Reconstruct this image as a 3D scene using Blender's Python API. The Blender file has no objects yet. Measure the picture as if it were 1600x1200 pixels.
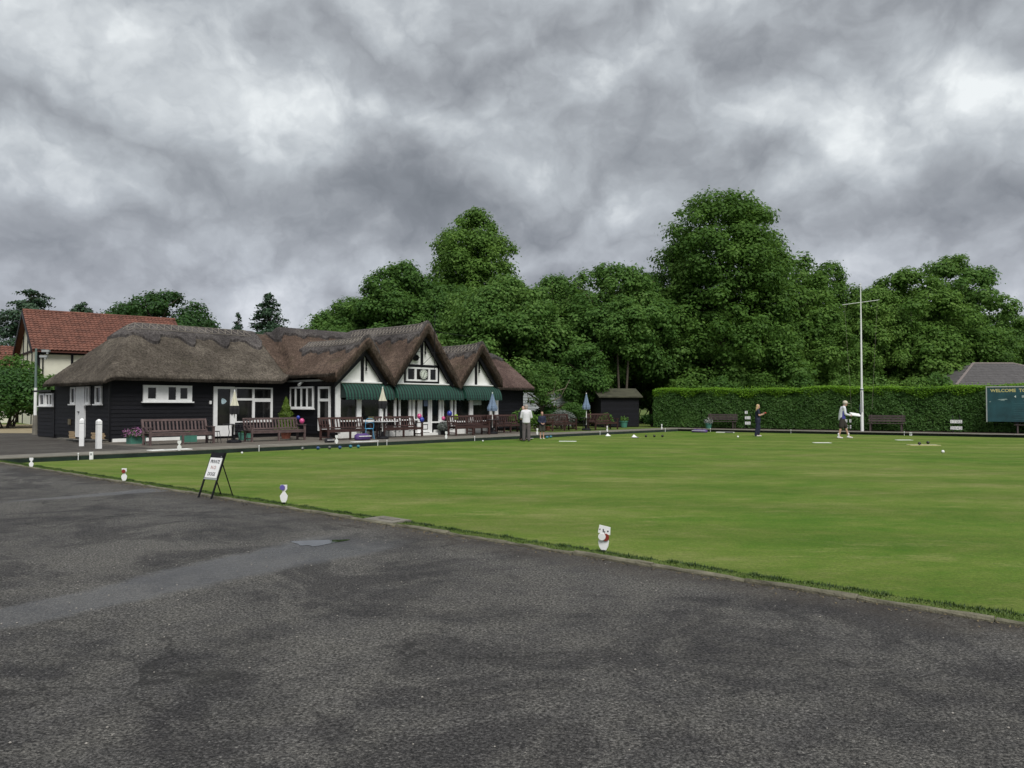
import bpy, bmesh, math, random
import numpy as np
from mathutils import Vector, Matrix
R = math.radians
scene = bpy.context.scene
col = scene.collection
random.seed(5)

# ------------------------------------------------------------------ camera
cam_d = bpy.data.cameras.new('camera'); cam = bpy.data.objects.new('camera', cam_d); col.objects.link(cam)
cam.location = (0, 0, 1.48); cam.rotation_euler = (R(90) + math.atan(32 / 1245), 0, 0)
cam_d.sensor_width = 36; cam_d.lens = 1245 / 1600 * 36; cam_d.clip_end = 3000; cam_d.clip_start = 0.05
scene.camera = cam
scene.render.resolution_x = 1024; scene.render.resolution_y = 768

# ------------------------------------------------------------------ light
SUN_EL, SUN_AZ = 50, 165      # azimuth measured clockwise from +Y
sd = bpy.data.lights.new('sun', 'SUN'); sun = bpy.data.objects.new('sun', sd); col.objects.link(sun)
sd.energy = 1.45; sd.angle = R(28); sd.color = (1.0, 0.975, 0.94)
dv = Vector((math.sin(R(SUN_AZ)) * math.cos(R(SUN_EL)), math.cos(R(SUN_AZ)) * math.cos(R(SUN_EL)), math.sin(R(SUN_EL))))
sun.rotation_euler = dv.to_track_quat('Z', 'Y').to_euler()
scene.view_settings.view_transform = 'Standard'; scene.view_settings.look = 'None'
scene.view_settings.exposure = 1.08; scene.view_settings.gamma = 1; scene.view_settings.use_curve_mapping = False

world = bpy.data.worlds.new('World'); scene.world = world; world.use_nodes = True
wt = world.node_tree; wt.nodes.clear()


class NT:
    """tiny helper to write node graphs"""
    def __init__(s, t): s.t = t
    def n(s, typ, **k):
        o = s.t.nodes.new(typ)
        for a, b in k.items(): setattr(o, a, b)
        return o
    def link(s, a, b): s.t.links.new(a, b)
    def put(s, sock, v):
        if isinstance(v, bpy.types.NodeSocket): s.link(v, sock)
        else: sock.default_value = v
    def m(s, op, a, b=None, c=None, clamp=False):
        o = s.n('ShaderNodeMath', operation=op, use_clamp=clamp); s.put(o.inputs[0], a)
        if b is not None: s.put(o.inputs[1], b)
        if c is not None: s.put(o.inputs[2], c)
        return o.outputs[0]
    def vm(s, op, a, b=None):
        o = s.n('ShaderNodeVectorMath', operation=op); s.put(o.inputs[0], a)
        if b is not None: s.put(o.inputs[1], b)
        return o.outputs[0]
    def noise(s, vec, scale, detail=3, rough=.55, dist=0, out=0):
        o = s.n('ShaderNodeTexNoise')
        if vec is not None: s.link(vec, o.inputs['Vector'])
        o.inputs['Scale'].default_value = scale; o.inputs['Detail'].default_value = detail
        o.inputs['Roughness'].default_value = rough; o.inputs['Distortion'].default_value = dist
        return o.outputs[out]
    def ramp(s, fac, stops, interp='LINEAR'):
        o = s.n('ShaderNodeValToRGB'); s.link(fac, o.inputs[0]); cr = o.color_ramp; cr.interpolation = interp
        while len(cr.elements) < len(stops): cr.elements.new(.5)
        for e, (p, c) in zip(cr.elements, stops):
            e.position = p; e.color = (c[0], c[1], c[2], 1) if not isinstance(c, (int, float)) else (c, c, c, 1)
        return o.outputs[0]
    def mix(s, f, a, b, bt='MIX'):
        o = s.n('ShaderNodeMix', data_type='RGBA', blend_type=bt)
        s.put(o.inputs[0], f)
        for k, v in ((6, a), (7, b)):
            if isinstance(v, (tuple, list)): v = (v[0], v[1], v[2], 1)
            s.put(o.inputs[k], v)
        return o.outputs[2]
    def rng(s, v, a, b, c=0, d=1, smooth=False):
        o = s.n('ShaderNodeMapRange'); o.clamp = True
        if smooth: o.interpolation_type = 'SMOOTHSTEP'
        s.put(o.inputs[0], v)
        for i, x in enumerate((a, b, c, d)): o.inputs[i + 1].default_value = x
        return o.outputs[0]
    def scale(s, vec, sc):
        return s.vm('MULTIPLY', vec, tuple(sc))


w = NT(wt)
wtc = w.n('ShaderNodeTexCoord')
d_ = w.vm('NORMALIZE', wtc.outputs['Generated'])
sx = w.n('ShaderNodeSeparateXYZ'); w.link(d_, sx.inputs[0])
az = w.m('MULTIPLY', w.m('ARCTAN2', sx.outputs[0], sx.outputs[1]), 57.2958)
el = w.m('MULTIPLY', w.m('ARCSINE', sx.outputs[2]), 57.2958)
flat = w.scale(d_, (1, 1, 1.2))
wn = w.n('ShaderNodeTexNoise'); w.link(flat, wn.inputs['Vector']); wn.inputs['Scale'].default_value = 3.4; wn.inputs['Detail'].default_value = 5
sw = w.n('ShaderNodeSeparateColor'); w.link(wn.outputs['Color'], sw.inputs[0])
az2 = w.m('ADD', az, w.m('MULTIPLY', w.m('SUBTRACT', sw.outputs[0], .5), 26))
el2 = w.m('ADD', el, w.m('MULTIPLY', w.m('SUBTRACT', sw.outputs[1], .5), 13))
# cloud masses of this afternoon: azimuth, elevation, half widths (degrees), brightness
MASSES = [(-32, 25, 10, 5, .22), (-14, 19.5, 6.5, 2.4, .30), (-17.5, 17.5, 3.4, 2.2, .18), (28.5, 19, 6.5, 4.2, .52), (-4.5, 18.5, 5, 1.2, .18),
          (11.5, 25.5, 2.6, 2.6, .20), (3, 13.5, 5, 1.9, .24), (20.5, 14, 3, 1.7, .30), (-34, 12.5, 3.2, 1.8, .22), (-15, 8.5, 5, 2, .2),
          (32, 4.7, 3, 1.2, .5), (33, 14.2, 1.6, 1.2, .2), (-25, 19, 5, 3, .12), (14, 20, 4, 2, .1),
          (-10, 16, 5, 2.7, -.24), (-22, 13.3, 9, 2.8, -.16), (9, 20.5, 9, 1.7, -.14), (32, 25, 6, 2.4, -.26), (27.5, 10.2, 10, 2.8, -.26),
          (-9, 11.3, 7, 2.4, -.22), (15.5, 15.5, 4.5, 1.4, -.14), (-28, 8.5, 7, 1.8, -.12), (6, 9.5, 7, 2, -.1), (-2, 22, 7, 1.6, -.08)]
acc = None
for a0, e0, ra, re, am in MASSES:
    p = w.m('POWER', w.m('DIVIDE', w.m('SUBTRACT', az2, a0), ra), 2)
    q = w.m('POWER', w.m('DIVIDE', w.m('SUBTRACT', el2, e0), re), 2)
    g = w.m('MULTIPLY', w.m('EXPONENT', w.m('MULTIPLY', w.m('ADD', p, q), -.7)), am)
    acc = g if acc is None else w.m('ADD', acc, g)
wv = w.n('ShaderNodeTexNoise'); w.link(flat, wv.inputs['Vector']); wv.inputs['Scale'].default_value = 6.5; wv.inputs['Detail'].default_value = 6; wv.inputs['Roughness'].default_value = .55
warp = w.vm('ADD', flat, w.vm('MULTIPLY', w.vm('SUBTRACT', wv.outputs['Color'], (.5, .5, .5)), (.14, .14, .11)))
upw = w.vm('ADD', warp, (.015, 0, .055))
def puffs(v):
    n1 = w.noise(v, 3.0, 6, .50, .0)
    bl_ = w.m('ABSOLUTE', w.m('SUBTRACT', w.noise(w.vm('ADD', v, (1.3, 4.1, .2)), 4.4, 2, .5), .5))      # billows: rounded masses, darker creases
    bs_ = w.m('ABSOLUTE', w.m('SUBTRACT', w.noise(w.vm('ADD', v, (5.3, .1, 2.2)), 11, 4, .55), .5))
    return w.m('ADD', w.m('MULTIPLY', n1, .75), w.m('ADD', w.m('MULTIPLY', bl_, .85), w.m('MULTIPLY', bs_, .55)))
pa_, pb_ = puffs(warp), puffs(upw)
relief = w.m('SUBTRACT', pa_, pb_)
b = w.m('ADD', .545, w.m('MULTIPLY', acc, .88))
b = w.m('ADD', b, w.m('MULTIPLY', w.m('SUBTRACT', pa_, .50), .76))
b = w.m('ADD', b, w.m('MULTIPLY', relief, .80))
b = w.m('ADD', b, w.rng(el, 27, 70, 0, .30, True))
b = w.m('SUBTRACT', b, w.rng(el, 11, 0, 0, .05, True))
cloud = w.ramp(b, [(0, (.082, .087, .096)), (.25, (.112, .118, .130)), (.45, (.162, .170, .184)), (.65, (.225, .238, .255)), (.85, (.325, .340, .355)), (1, (.42, .435, .445))])
sky = w.n('ShaderNodeTexSky'); sky.sky_type = 'NISHITA'; sky.sun_disc = False
sky.sun_elevation = R(SUN_EL); sky.sun_rotation = R(SUN_AZ)
blue = w.mix(1.0, sky.outputs[0], (.09, .09, .09), 'MULTIPLY')
cloud = w.mix(1.0, cloud, w.mix(w.rng(el, 3, 17, 0, 1, True), (1.0, .985, 1.025), (.995, 1.0, .985)), 'MULTIPLY')
bgm = w.mix(.96, blue, cloud)
bg = w.n('ShaderNodeBackground'); w.link(bgm, bg.inputs[0]); bg.inputs[1].default_value = 1.0
wo = w.n('ShaderNodeOutputWorld'); w.link(bg.outputs[0], wo.inputs[0])

# ------------------------------------------------------------------ frame of the green: u along the clubhouse bank, w away from the green
A = Vector((-13.85, 21.60, 0)); ALPHA = R(47.9)
FR = Matrix.Translation(A) @ Matrix.Rotation(ALPHA, 4, 'Z')
NE = -.43        # line of the near kerb in that frame
def W(u, wv, z=0): return FR @ Vector((u, wv, z))

# ------------------------------------------------------------------ materials
MATS = {}
def mat(name, rgb, rough=.7, var=.0, vscale=8, bump=0, bscale=30, metal=0, spec=.5, stretch=(1, 1, 1), coat=0, rand=0):
    if name in MATS: return MATS[name]
    m = bpy.data.materials.new(name); m.use_nodes = True; t = NT(m.node_tree)
    bs = m.node_tree.nodes['Principled BSDF']
    bs.inputs['Roughness'].default_value = rough; bs.inputs['Metallic'].default_value = metal
    bs.inputs['Specular IOR Level'].default_value = spec; bs.inputs['Coat Weight'].default_value = coat
    tc = t.n('ShaderNodeTexCoord'); v = t.scale(tc.outputs['Object'], stretch)
    c = None
    if var:
        f = t.noise(v, vscale, 6, .62)
        lo = tuple(x * (1 - var) for x in rgb); hi = tuple(min(1, x * (1 + var)) for x in rgb)
        c = t.ramp(f, [(.3, lo), (.7, hi)])
    else:
        bs.inputs['Base Color'].default_value = (*rgb, 1)
    if rand:
        oi = t.n('ShaderNodeObjectInfo')
        k = t.rng(oi.outputs['Random'], 0, 1, 1 - rand, 1 + rand)
        kk = t.n('ShaderNodeCombineColor')
        for i in range(3): t.link(k, kk.inputs[i])
        c = t.mix(1.0, c if c is not None else rgb, kk.outputs[0], 'MULTIPLY')
    if c is not None: t.link(c, bs.inputs['Base Color'])
    if bump:
        bn = t.n('ShaderNodeBump'); bn.inputs['Strength'].default_value = min(1, bump); bn.inputs['Distance'].default_value = .02 * max(1, bump)
        t.link(t.noise(v, bscale, 4, .6), bn.inputs['Height']); t.link(bn.outputs[0], bs.inputs['Normal'])
    MATS[name] = m
    return m

white = mat('white_paint', (.80, .80, .79), .45, .07, 6, .1, 40, rand=.04)
offwhite = mat('white_render', (.80, .80, .77), .8, .09, 2.2, .3, 60)
black_t = mat('black_timber', (.0065, .0065, .0095), .6, .35, 5, .5, 60, spec=.26, stretch=(.3, 1, 4), rand=.25)
black_p = mat('black_paint', (.007, .007, .009), .5, .2, 8, .2, 50, spec=.25)
brown_w = mat('brown_wood', (.052, .024, .020), .5, .4, 6, .4, 60, stretch=(.5, 3, 3), rand=.2)
worn_w = mat('weathered_wood', (.105, .070, .066), .65, .4, 5, .5, 60, rand=.2)
dark_w = mat('dark_slat_wood', (.075, .055, .052), .7, .35, 5, .4, 50, rand=.2)
cream = mat('cream_render', (.64, .63, .52), .85, .1, 1.5, .2, 50)
concrete = mat('concrete', (.165, .152, .125), .9, .25, 3, .5, 40, rand=.10)
stone_k = mat('kerb_stone', (.135, .125, .085), .9, .5, 6, .8, 45, rand=.12)
brick_t = mat('tan_brick', (.40, .29, .17), .9, .2, 20, .4, 60)
green_tub = mat('green_tub', (.06, .20, .15), .5, .15, 6)
terra = mat('terracotta', (.24, .08, .05), .8, .2, 8, .2)
bankm = mat('bank_matting', (.012, .026, .017), .9, .45, 3, .8, 60)
awn_dark = mat('awning_frame', (.01, .03, .025), .6)
galv = mat('galvanised_steel', (.45, .47, .46), .45, .1, 5, metal=.5)
polegreen = mat('grey_green_post', (.13, .18, .16), .6, .15, 5)
soil = mat('soil', (.06, .045, .03), .95, .3, 5, .6)
bark = mat('bark', (.075, .06, .045), .9, .35, 4, 1, 20, stretch=(1, 1, .3))
barkp = mat('pale_bark', (.17, .14, .10), .9, .35, 4, 1, 20, stretch=(1, 1, .3))
skin = mat('skin', (.50, .30, .22), .55)
cream_c = mat('cream_canvas', (.58, .56, .44), .85, .1, 6)
black_c = mat('black_canvas', (.014, .014, .016), .85)
blue_c = mat('blue_grey_canvas', (.15, .21, .30), .85, .18, 5)
fence_m = mat('pale_fence_board', (.33, .35, .36), .8, .2, 3, rand=.1)
teal = mat('teal_board', (.014, .060, .072), .45, .35, 1.8)
slate = mat('slate_tile', (.088, .082, .082), .75, .25, 3, .4, 25)
redtile = mat('red_pantile', (.150, .060, .040), .85, .45, 2.2, .4, 30)
plastic = lambda n, c, r=.35: mat(n, c, r)
steel_dark = mat('dark_metal', (.03, .03, .033), .4, metal=.6)
straw_m = mat('hazel_spar', (.27, .24, .20), .9, .2, 6)


def glass_mat():
    m = bpy.data.materials.new('window_glass'); m.use_nodes = True; t = NT(m.node_tree); bs = m.node_tree.nodes['Principled BSDF']
    tc = t.n('ShaderNodeTexCoord')
    f = t.noise(tc.outputs['Object'], 1.6, 2)
    t.link(t.ramp(f, [(.35, (.006, .007, .008)), (.7, (.022, .021, .02))]), bs.inputs['Base Color'])
    bs.inputs['Roughness'].default_value = .06; bs.inputs['Specular IOR Level'].default_value = .42
    return m
glass = glass_mat()


def thatch_mat(name, c0, c1, c2, bscale):
    m = bpy.data.materials.new(name); m.use_nodes = True; t = NT(m.node_tree); bs = m.node_tree.nodes['Principled BSDF']
    bs.inputs['Roughness'].default_value = .95; bs.inputs['Specular IOR Level'].default_value = .15
    tc = t.n('ShaderNodeTexCoord'); o = tc.outputs['Object']
    big = t.noise(o, .55, 5, .6); mid = t.noise(o, 3.2, 6, .75); straw = t.noise(t.scale(o, (1, 1, .55)), 13.0, 5, .75, .3)
    f = t.m('ADD', t.m('MULTIPLY', big, .5), t.m('MULTIPLY', mid, .25)); f = t.m('ADD', f, t.m('MULTIPLY', straw, .35))
    c = t.ramp(f, [(.38, c0), (.53, c1), (.68, c2)])
    moss = t.rng(t.noise(t.vm('ADD', o, (7, 3, 1)), .8, 6, .7), .56, .72, 0, .30, True)
    c = t.mix(moss, c, (.088, .084, .045))
    c = t.mix(t.rng(straw, .36, .56, .42, 1), (.022, .017, .014), c)
    t.link(c, bs.inputs['Base Color'])
    b1 = t.n('ShaderNodeBump'); b1.inputs['Strength'].default_value = 1; b1.inputs['Distance'].default_value = .10
    t.link(t.noise(t.scale(o, (1, 1, .6)), bscale, 6, .8), b1.inputs['Height'])
    t.link(b1.outputs[0], bs.inputs['Normal'])
    return m
thatch = thatch_mat('reed_thatch', (.045, .039, .031), (.120, .102, .082), (.245, .212, .172), 13)
thatch_gab = thatch_mat('reed_thatch_brown', (.045, .032, .026), (.120, .083, .064), (.235, .170, .130), 13)
thatch_new = thatch_mat('reed_thatch_new', (.055, .036, .031), (.130, .086, .074), (.215, .150, .130), 13)
thatch_cap = thatch_mat('ridge_thatch', (.036, .033, .034), (.095, .086, .084), (.21, .19, .18), 14)


def leaf_mat(name, c0, c1, c2, tr=.22, nscale=.35, spec=.25):
    m = bpy.data.materials.new(name); m.use_nodes = True; t = NT(m.node_tree)
    bs = m.node_tree.nodes['Principled BSDF']; out = m.node_tree.nodes['Material Output']
    ge = t.n('ShaderNodeNewGeometry'); tc = t.n('ShaderNodeTexCoord'); oi = t.n('ShaderNodeObjectInfo')
    r = ge.outputs['Random Per Island']
    big = t.noise(tc.outputs['Object'], nscale, 3, .6)
    f = t.m('ADD', t.m('MULTIPLY', r, .5), t.m('MULTIPLY', t.rng(big, .3, .7), .5))
    f = t.m('ADD', f, t.m('MULTIPLY', t.m('SUBTRACT', oi.outputs['Random'], .5), .3))
    c = t.ramp(f, [(.1, c0), (.55, c1), (.95, c2)])
    t.link(c, bs.inputs['Base Color'])
    bs.inputs['Roughness'].default_value = .5; bs.inputs['Specular IOR Level'].default_value = spec
    tl = t.n('ShaderNodeBsdfTranslucent'); t.link(t.mix(.5, c, (.10, .18, .02), 'MIX'), tl.inputs[0])
    ms = t.n('ShaderNodeMixShader'); ms.inputs[0].default_value = tr
    t.link(bs.outputs[0], ms.inputs[1]); t.link(tl.outputs[0], ms.inputs[2]); t.link(ms.outputs[0], out.inputs[0])
    return m
leaf_lime = leaf_mat('lime_leaves', (.062, .135, .027), (.126, .240, .048), (.205, .335, .074), .48, .35, .12)
leaf_maple = leaf_mat('maple_leaves', (.054, .124, .030), (.110, .220, .050), (.180, .305, .076), .48, .35, .12)
leaf_dark = leaf_mat('dark_leaves', (.022, .064, .014), (.040, .104, .020), (.064, .146, .028), .28)
leaf_conif = leaf_mat('conifer_needles', (.020, .045, .028), (.038, .078, .040), (.065, .115, .055), .08)
leaf_yell = leaf_mat('yellow_green_leaves', (.07, .12, .015), (.12, .19, .02), (.20, .28, .035))
leaf_hedge = leaf_mat('hedge_leaves', (.036, .090, .018), (.066, .148, .032), (.108, .210, .050), .35, .8, .2)
leaf_new = leaf_mat('new_hedge_growth', (.10, .22, .012), (.16, .33, .018), (.24, .44, .03), .35)
leaf_fringe = leaf_mat('edge_grass', (.040, .075, .012), (.085, .14, .024), (.15, .20, .045), .2, 1.5)
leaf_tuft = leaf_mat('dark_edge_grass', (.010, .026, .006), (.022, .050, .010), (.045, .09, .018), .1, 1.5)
leaf_purple = leaf_mat('purple_petals', (.16, .04, .14), (.30, .10, .25), (.5, .3, .42), .1)
leaf_silver = leaf_mat('silver_leaves', (.09, .11, .10), (.16, .18, .16), (.26, .28, .25), .1)
leaf_white = leaf_mat('white_petals', (.5, .5, .45), (.65, .65, .6), (.8, .8, .75), .1)

# ------------------------------------------------------------------ mesh helpers
class MB:
    def __init__(s): s.v = []; s.f = []
    def add(s, vs, fs):
        n = len(s.v); s.v += [tuple(x) for x in vs]; s.f += [tuple(i + n for i in f) for f in fs]; return s
    def box(s, x0, x1, y0, y1, z0, z1, M=None):
        vs = [Vector((x, y, z)) for z in (z0, z1) for y in (y0, y1) for x in (x0, x1)]
        if M is not None: vs = [M @ v for v in vs]
        return s.add(vs, [(0, 2, 3, 1), (4, 5, 7, 6), (0, 1, 5, 4), (2, 6, 7, 3), (0, 4, 6, 2), (1, 3, 7, 5)])
    def tube(s, pts, rad, n=8, caps=True):
        pts = [Vector(p) for p in pts]; rad = rad if isinstance(rad, (list, tuple)) else [rad] * len(pts)
        vs = []; 
        for i, p in enumerate(pts):
            d = (pts[min(i + 1, len(pts) - 1)] - pts[max(i - 1, 0)]).normalized()
            a = d.cross(Vector((0, 0, 1)) if abs(d.z) < .9 else Vector((1, 0, 0))).normalized(); b_ = d.cross(a)
            for k in range(n):
                t = 2 * math.pi * k / n; vs.append(p + (a * math.cos(t) + b_ * math.sin(t)) * rad[i])
        fs = [(i * n + k, i * n + (k + 1) % n, (i + 1) * n + (k + 1) % n, (i + 1) * n + k) for i in range(len(pts) - 1) for k in range(n)]
        if caps: fs += [tuple(range(n - 1, -1, -1)), tuple((len(pts) - 1) * n + k for k in range(n))]
        return s.add(vs, fs)
    def lathe(s, prof, n=16, c=(0, 0, 0), lobes=0, la=0, M=None):
        vs = []
        for r, z in prof:
            for k in range(n):
                t = 2 * math.pi * k / n; rr = r * (1 + (la * math.cos(lobes * t) if lobes else 0))
                vs.append(Vector((c[0] + rr * math.cos(t), c[1] + rr * math.sin(t), c[2] + z)))
        if M is not None: vs = [M @ v for v in vs]
        m = len(prof)
        fs = [(i * n + k, i * n + (k + 1) % n, (i + 1) * n + (k + 1) % n, (i + 1) * n + k) for i in range(m - 1) for k in range(n)]
        fs += [tuple(range(n - 1, -1, -1)), tuple((m - 1) * n + k for k in range(n))]
        return s.add(vs, fs)
    def prism(s, poly, fn, d0, d1):
        """poly of (a,b); fn(a,b,d) -> point"""
        n = len(poly); vs = [fn(a, b, d0) for a, b in poly] + [fn(a, b, d1) for a, b in poly]
        return s.add(vs, [tuple(range(n)), tuple(range(2 * n - 1, n - 1, -1))] + [(i, (i + 1) % n, n + (i + 1) % n, n + i) for i in range(n)])
    def build(s, name, m, parent=None, off=None, smooth=False, loc=None):
        me = bpy.data.meshes.new(name)
        vs = s.v if off is None else [(a - off[0], b - off[1], c - off[2]) for a, b, c in s.v]
        me.from_pydata([tuple(v) for v in vs], [], s.f)
        bm = bmesh.new(); bm.from_mesh(me); bmesh.ops.recalc_face_normals(bm, faces=bm.faces); bm.to_mesh(me); bm.free()
        if smooth: me.polygons.foreach_set('use_smooth', [True] * len(me.polygons))
        if m: me.materials.append(m)
        o = bpy.data.objects.new(name, me); col.objects.link(o)
        if parent is not None: o.parent = parent
        if loc is not None: o.location = loc
        return o

def tag(o, label=None, cat=None, group=None, kind=None):
    if label: o['label'] = label
    if cat: o['category'] = cat
    if group: o['group'] = group
    if kind: o['kind'] = kind
    return o
def thing(name, label, cat, loc=(0, 0, 0), rz=0, group=None):
    o = bpy.data.objects.new(name, None); col.objects.link(o); o.location = loc; o.rotation_euler = (0, 0, rz); o.empty_display_size = .3
    return tag(o, label, cat, group)
def copy_tree(o, parent=None):
    c = o.copy(); col.objects.link(c)
    if parent is not None: c.parent = parent
    for ch in list(o.children): copy_tree(ch, c)
    return c
def npmesh(name, V, nper, m, parent=None, loc=None):
    """V: (N*nper,3) array of separate polygons of nper vertices"""
    V = np.asarray(V, dtype=np.float32).reshape(-1, 3); nv = len(V); nf = nv // nper
    me = bpy.data.meshes.new(name); me.vertices.add(nv); me.vertices.foreach_set('co', V.ravel())
    me.loops.add(nv); me.loops.foreach_set('vertex_index', np.arange(nv, dtype=np.int32))
    me.polygons.add(nf); me.polygons.foreach_set('loop_start', np.arange(0, nv, nper, dtype=np.int32))
    me.update(calc_edges=True); me.materials.append(m)
    o = bpy.data.objects.new(name, me); col.objects.link(o)
    if parent is not None: o.parent = parent
    if loc is not None: o.location = loc
    return o
def leaf_quads(C, N, size, rng, aspect=.62, fold=.0):
    """rhombic leaf quads at C with normals N"""
    n = len(C); N = N / np.maximum(np.linalg.norm(N, axis=1, keepdims=True), 1e-6)
    a = rng.normal(size=(n, 3)); a -= N * (a * N).sum(1, keepdims=True); a /= np.maximum(np.linalg.norm(a, axis=1, keepdims=True), 1e-6)
    b_ = np.cross(N, a); s = (np.asarray(size) * rng.uniform(.65, 1.3, n))[:, None]
    V = np.stack([C - a * s, C - b_ * s * aspect, C + a * s, C + b_ * s * aspect], 1)
    return V.reshape(-1, 3)

# ------------------------------------------------------------------ GROUND
def world_xy(t):
    tc = t.n('ShaderNodeTexCoord'); return tc.outputs['Object']

def asphalt_mat():
    m = bpy.data.materials.new('asphalt'); m.use_nodes = True; t = NT(m.node_tree); bs = m.node_tree.nodes['Principled BSDF']
    o = world_xy(t)
    big = t.noise(o, .42, 6, .62, .6); mid = t.noise(o, 2.3, 6, .65); fine = t.noise(o, 55, 4, .7); grit = t.noise(o, 150, 2, .6)
    vor = t.n('ShaderNodeTexVoronoi'); t.link(o, vor.inputs['Vector']); vor.inputs['Scale'].default_value = 95
    vc = t.n('ShaderNodeSeparateColor'); t.link(vor.outputs['Color'], vc.inputs[0])
    c = t.ramp(big, [(.38, (.050, .048, .047)), (.50, (.092, .088, .083)), (.62, (.132, .126, .115))])
    c = t.mix(t.rng(mid, .42, .60, .0, .55), c, (.140, .133, .118))
    patch = t.rng(t.noise(t.vm('ADD', o, (31, 7, 0)), .70, 7, .72, .8), .49, .59, 0, .62, True)
    c = t.mix(patch, c, (.034, .032, .033))
    # brown leaf dust towards the kerb and bare aggregate
    sp = t.rng(vc.outputs[0], .05, .95, .52, 1.5)
    kk = t.n('ShaderNodeCombineColor'); [t.link(sp, kk.inputs[i]) for i in range(3)]
    c = t.mix(1.0, c, kk.outputs[0], 'MULTIPLY')
    f2 = t.rng(fine, .36, .64, .22, 1.75); k2 = t.n('ShaderNodeCombineColor'); [t.link(f2, k2.inputs[i]) for i in range(3)]
    c = t.mix(1.0, c, k2.outputs[0], 'MULTIPLY')
    worn = t.rng(t.noise(t.vm('ADD', o, (3, 17, 0)), 1.1, 6, .7), .42, .58, .15, 1, True)
    pits = t.m('MULTIPLY', t.rng(t.noise(t.scale(o, (1, .8, 1)), 34, 4, .65), .56, .63, 0, 1), worn)
    c = t.mix(t.m('MULTIPLY', pits, .75), c, (.016, .016, .017))
    spark = t.rng(vc.outputs[1], .988, .997, 0, .4)
    c = t.mix(spark, c, (.42, .40, .37))
    sep = t.n('ShaderNodeSeparateXYZ'); t.link(o, sep.inputs[0])
    # distance to the kerb line, in the local frame of the green
    ue = t.m('ADD', t.m('MULTIPLY', t.m('SUBTRACT', sep.outputs[0], A.x), math.cos(ALPHA)), t.m('MULTIPLY', t.m('SUBTRACT', sep.outputs[1], A.y), math.sin(ALPHA)))
    we = t.m('ADD', t.m('MULTIPLY', t.m('SUBTRACT', sep.outputs[0], A.x), -math.sin(ALPHA)), t.m('MULTIPLY', t.m('SUBTRACT', sep.outputs[1], A.y), math.cos(ALPHA)))
    vv = t.n('ShaderNodeTexVoronoi', feature='DISTANCE_TO_EDGE'); t.link(t.vm('ADD', t.scale(o, (1, 1, 0)), t.vm('MULTIPLY', t.noise(o, 1.6, 5, .7, 0, 1), (.9, .9, 0))), vv.inputs['Vector']); vv.inputs['Scale'].default_value = .33
    crack = t.m('MULTIPLY', t.rng(vv.outputs['Distance'], .002, .008, 1, 0), t.rng(t.noise(o, .8, 3, .5), .48, .60, 0, .75, True))
    c = t.mix(crack, c, (.022, .021, .02))
    dirt = t.m('MULTIPLY', t.rng(t.m('ADD', ue, t.m('MULTIPLY', t.m('SUBTRACT', mid, .5), .8)), -.75 + NE, -.12 + NE, 0, .6, True), t.rng(t.noise(o, 6, 5, .7), .3, .6, .4, 1))
    c = t.mix(dirt, c, (.062, .050, .038))
    # the damp run-off channel that crosses the yard, and a damp patch by the kerb: real wet films (darker, smoother)
    wob = t.m('MULTIPLY', t.m('SUBTRACT', t.noise(o, .9, 4, .6), .5), .45)
    rag = t.m('MULTIPLY', t.m('SUBTRACT', t.noise(o, 5, 5, .7), .5), .22)
    def channel(ax, ay, bx, by, wa, wb):
        L = math.hypot(bx - ax, by - ay); dx, dy = (bx - ax) / L, (by - ay) / L
        px_ = t.m('SUBTRACT', sep.outputs[0], ax); py_ = t.m('SUBTRACT', sep.outputs[1], ay)
        al = t.m('ADD', t.m('MULTIPLY', px_, dx), t.m('MULTIPLY', py_, dy))
        ac = t.m('ABSOLUTE', t.m('ADD', t.m('SUBTRACT', t.m('MULTIPLY', px_, dy), t.m('MULTIPLY', py_, dx)), t.m('ADD', wob, rag)))
        wd = t.rng(al, 0, L, wa, wb)
        e = t.m('DIVIDE', ac, wd)
        end = t.m('MULTIPLY', t.rng(al, -.6, .3, 0, 1, True), t.rng(al, L - .5, L + .7, 1, 0, True))
        return t.m('MULTIPLY', t.m('MULTIPLY', t.rng(e, .70, 1.15, 1, 0, True), end), t.rng(al, 0, L, .45, 1))
    wet1 = channel(-4.6, 3.6, -1.75, 8.6, .10, .62)
    wet2 = channel(-7.6, 12.2, -6.0, 14.0, .10, .34)
    wet = t.m('MAXIMUM', wet1, wet2)
    c = t.mix(t.m('MULTIPLY', wet, .62), c, (.035, .036, .040))
    t.link(c, bs.inputs['Base Color'])
    rgh = t.m('SUBTRACT', .88, t.m('MULTIPLY', wet, t.rng(t.noise(o, 14, 4, .7), .35, .7, .70, .50)))
    t.link(rgh, bs.inputs['Roughness']); t.link(t.m('ADD', .32, t.m('MULTIPLY', wet, .40)), bs.inputs['Specular IOR Level'])
    h = t.m('ADD', t.m('MULTIPLY', vor.outputs['Distance'], -.7), t.m('MULTIPLY', fine, .9))
    h = t.m('ADD', h, t.m('MULTIPLY', t.noise(o, 14, 5, .7), 1.5))
    bn = t.n('ShaderNodeBump'); bn.inputs['Distance'].default_value = .02
    t.link(t.m('SUBTRACT', 1.0, t.m('MULTIPLY', wet, .75)), bn.inputs['Strength'])
    t.link(h, bn.inputs['Height']); t.link(bn.outputs[0], bs.inputs['Normal'])
    return m

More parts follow.
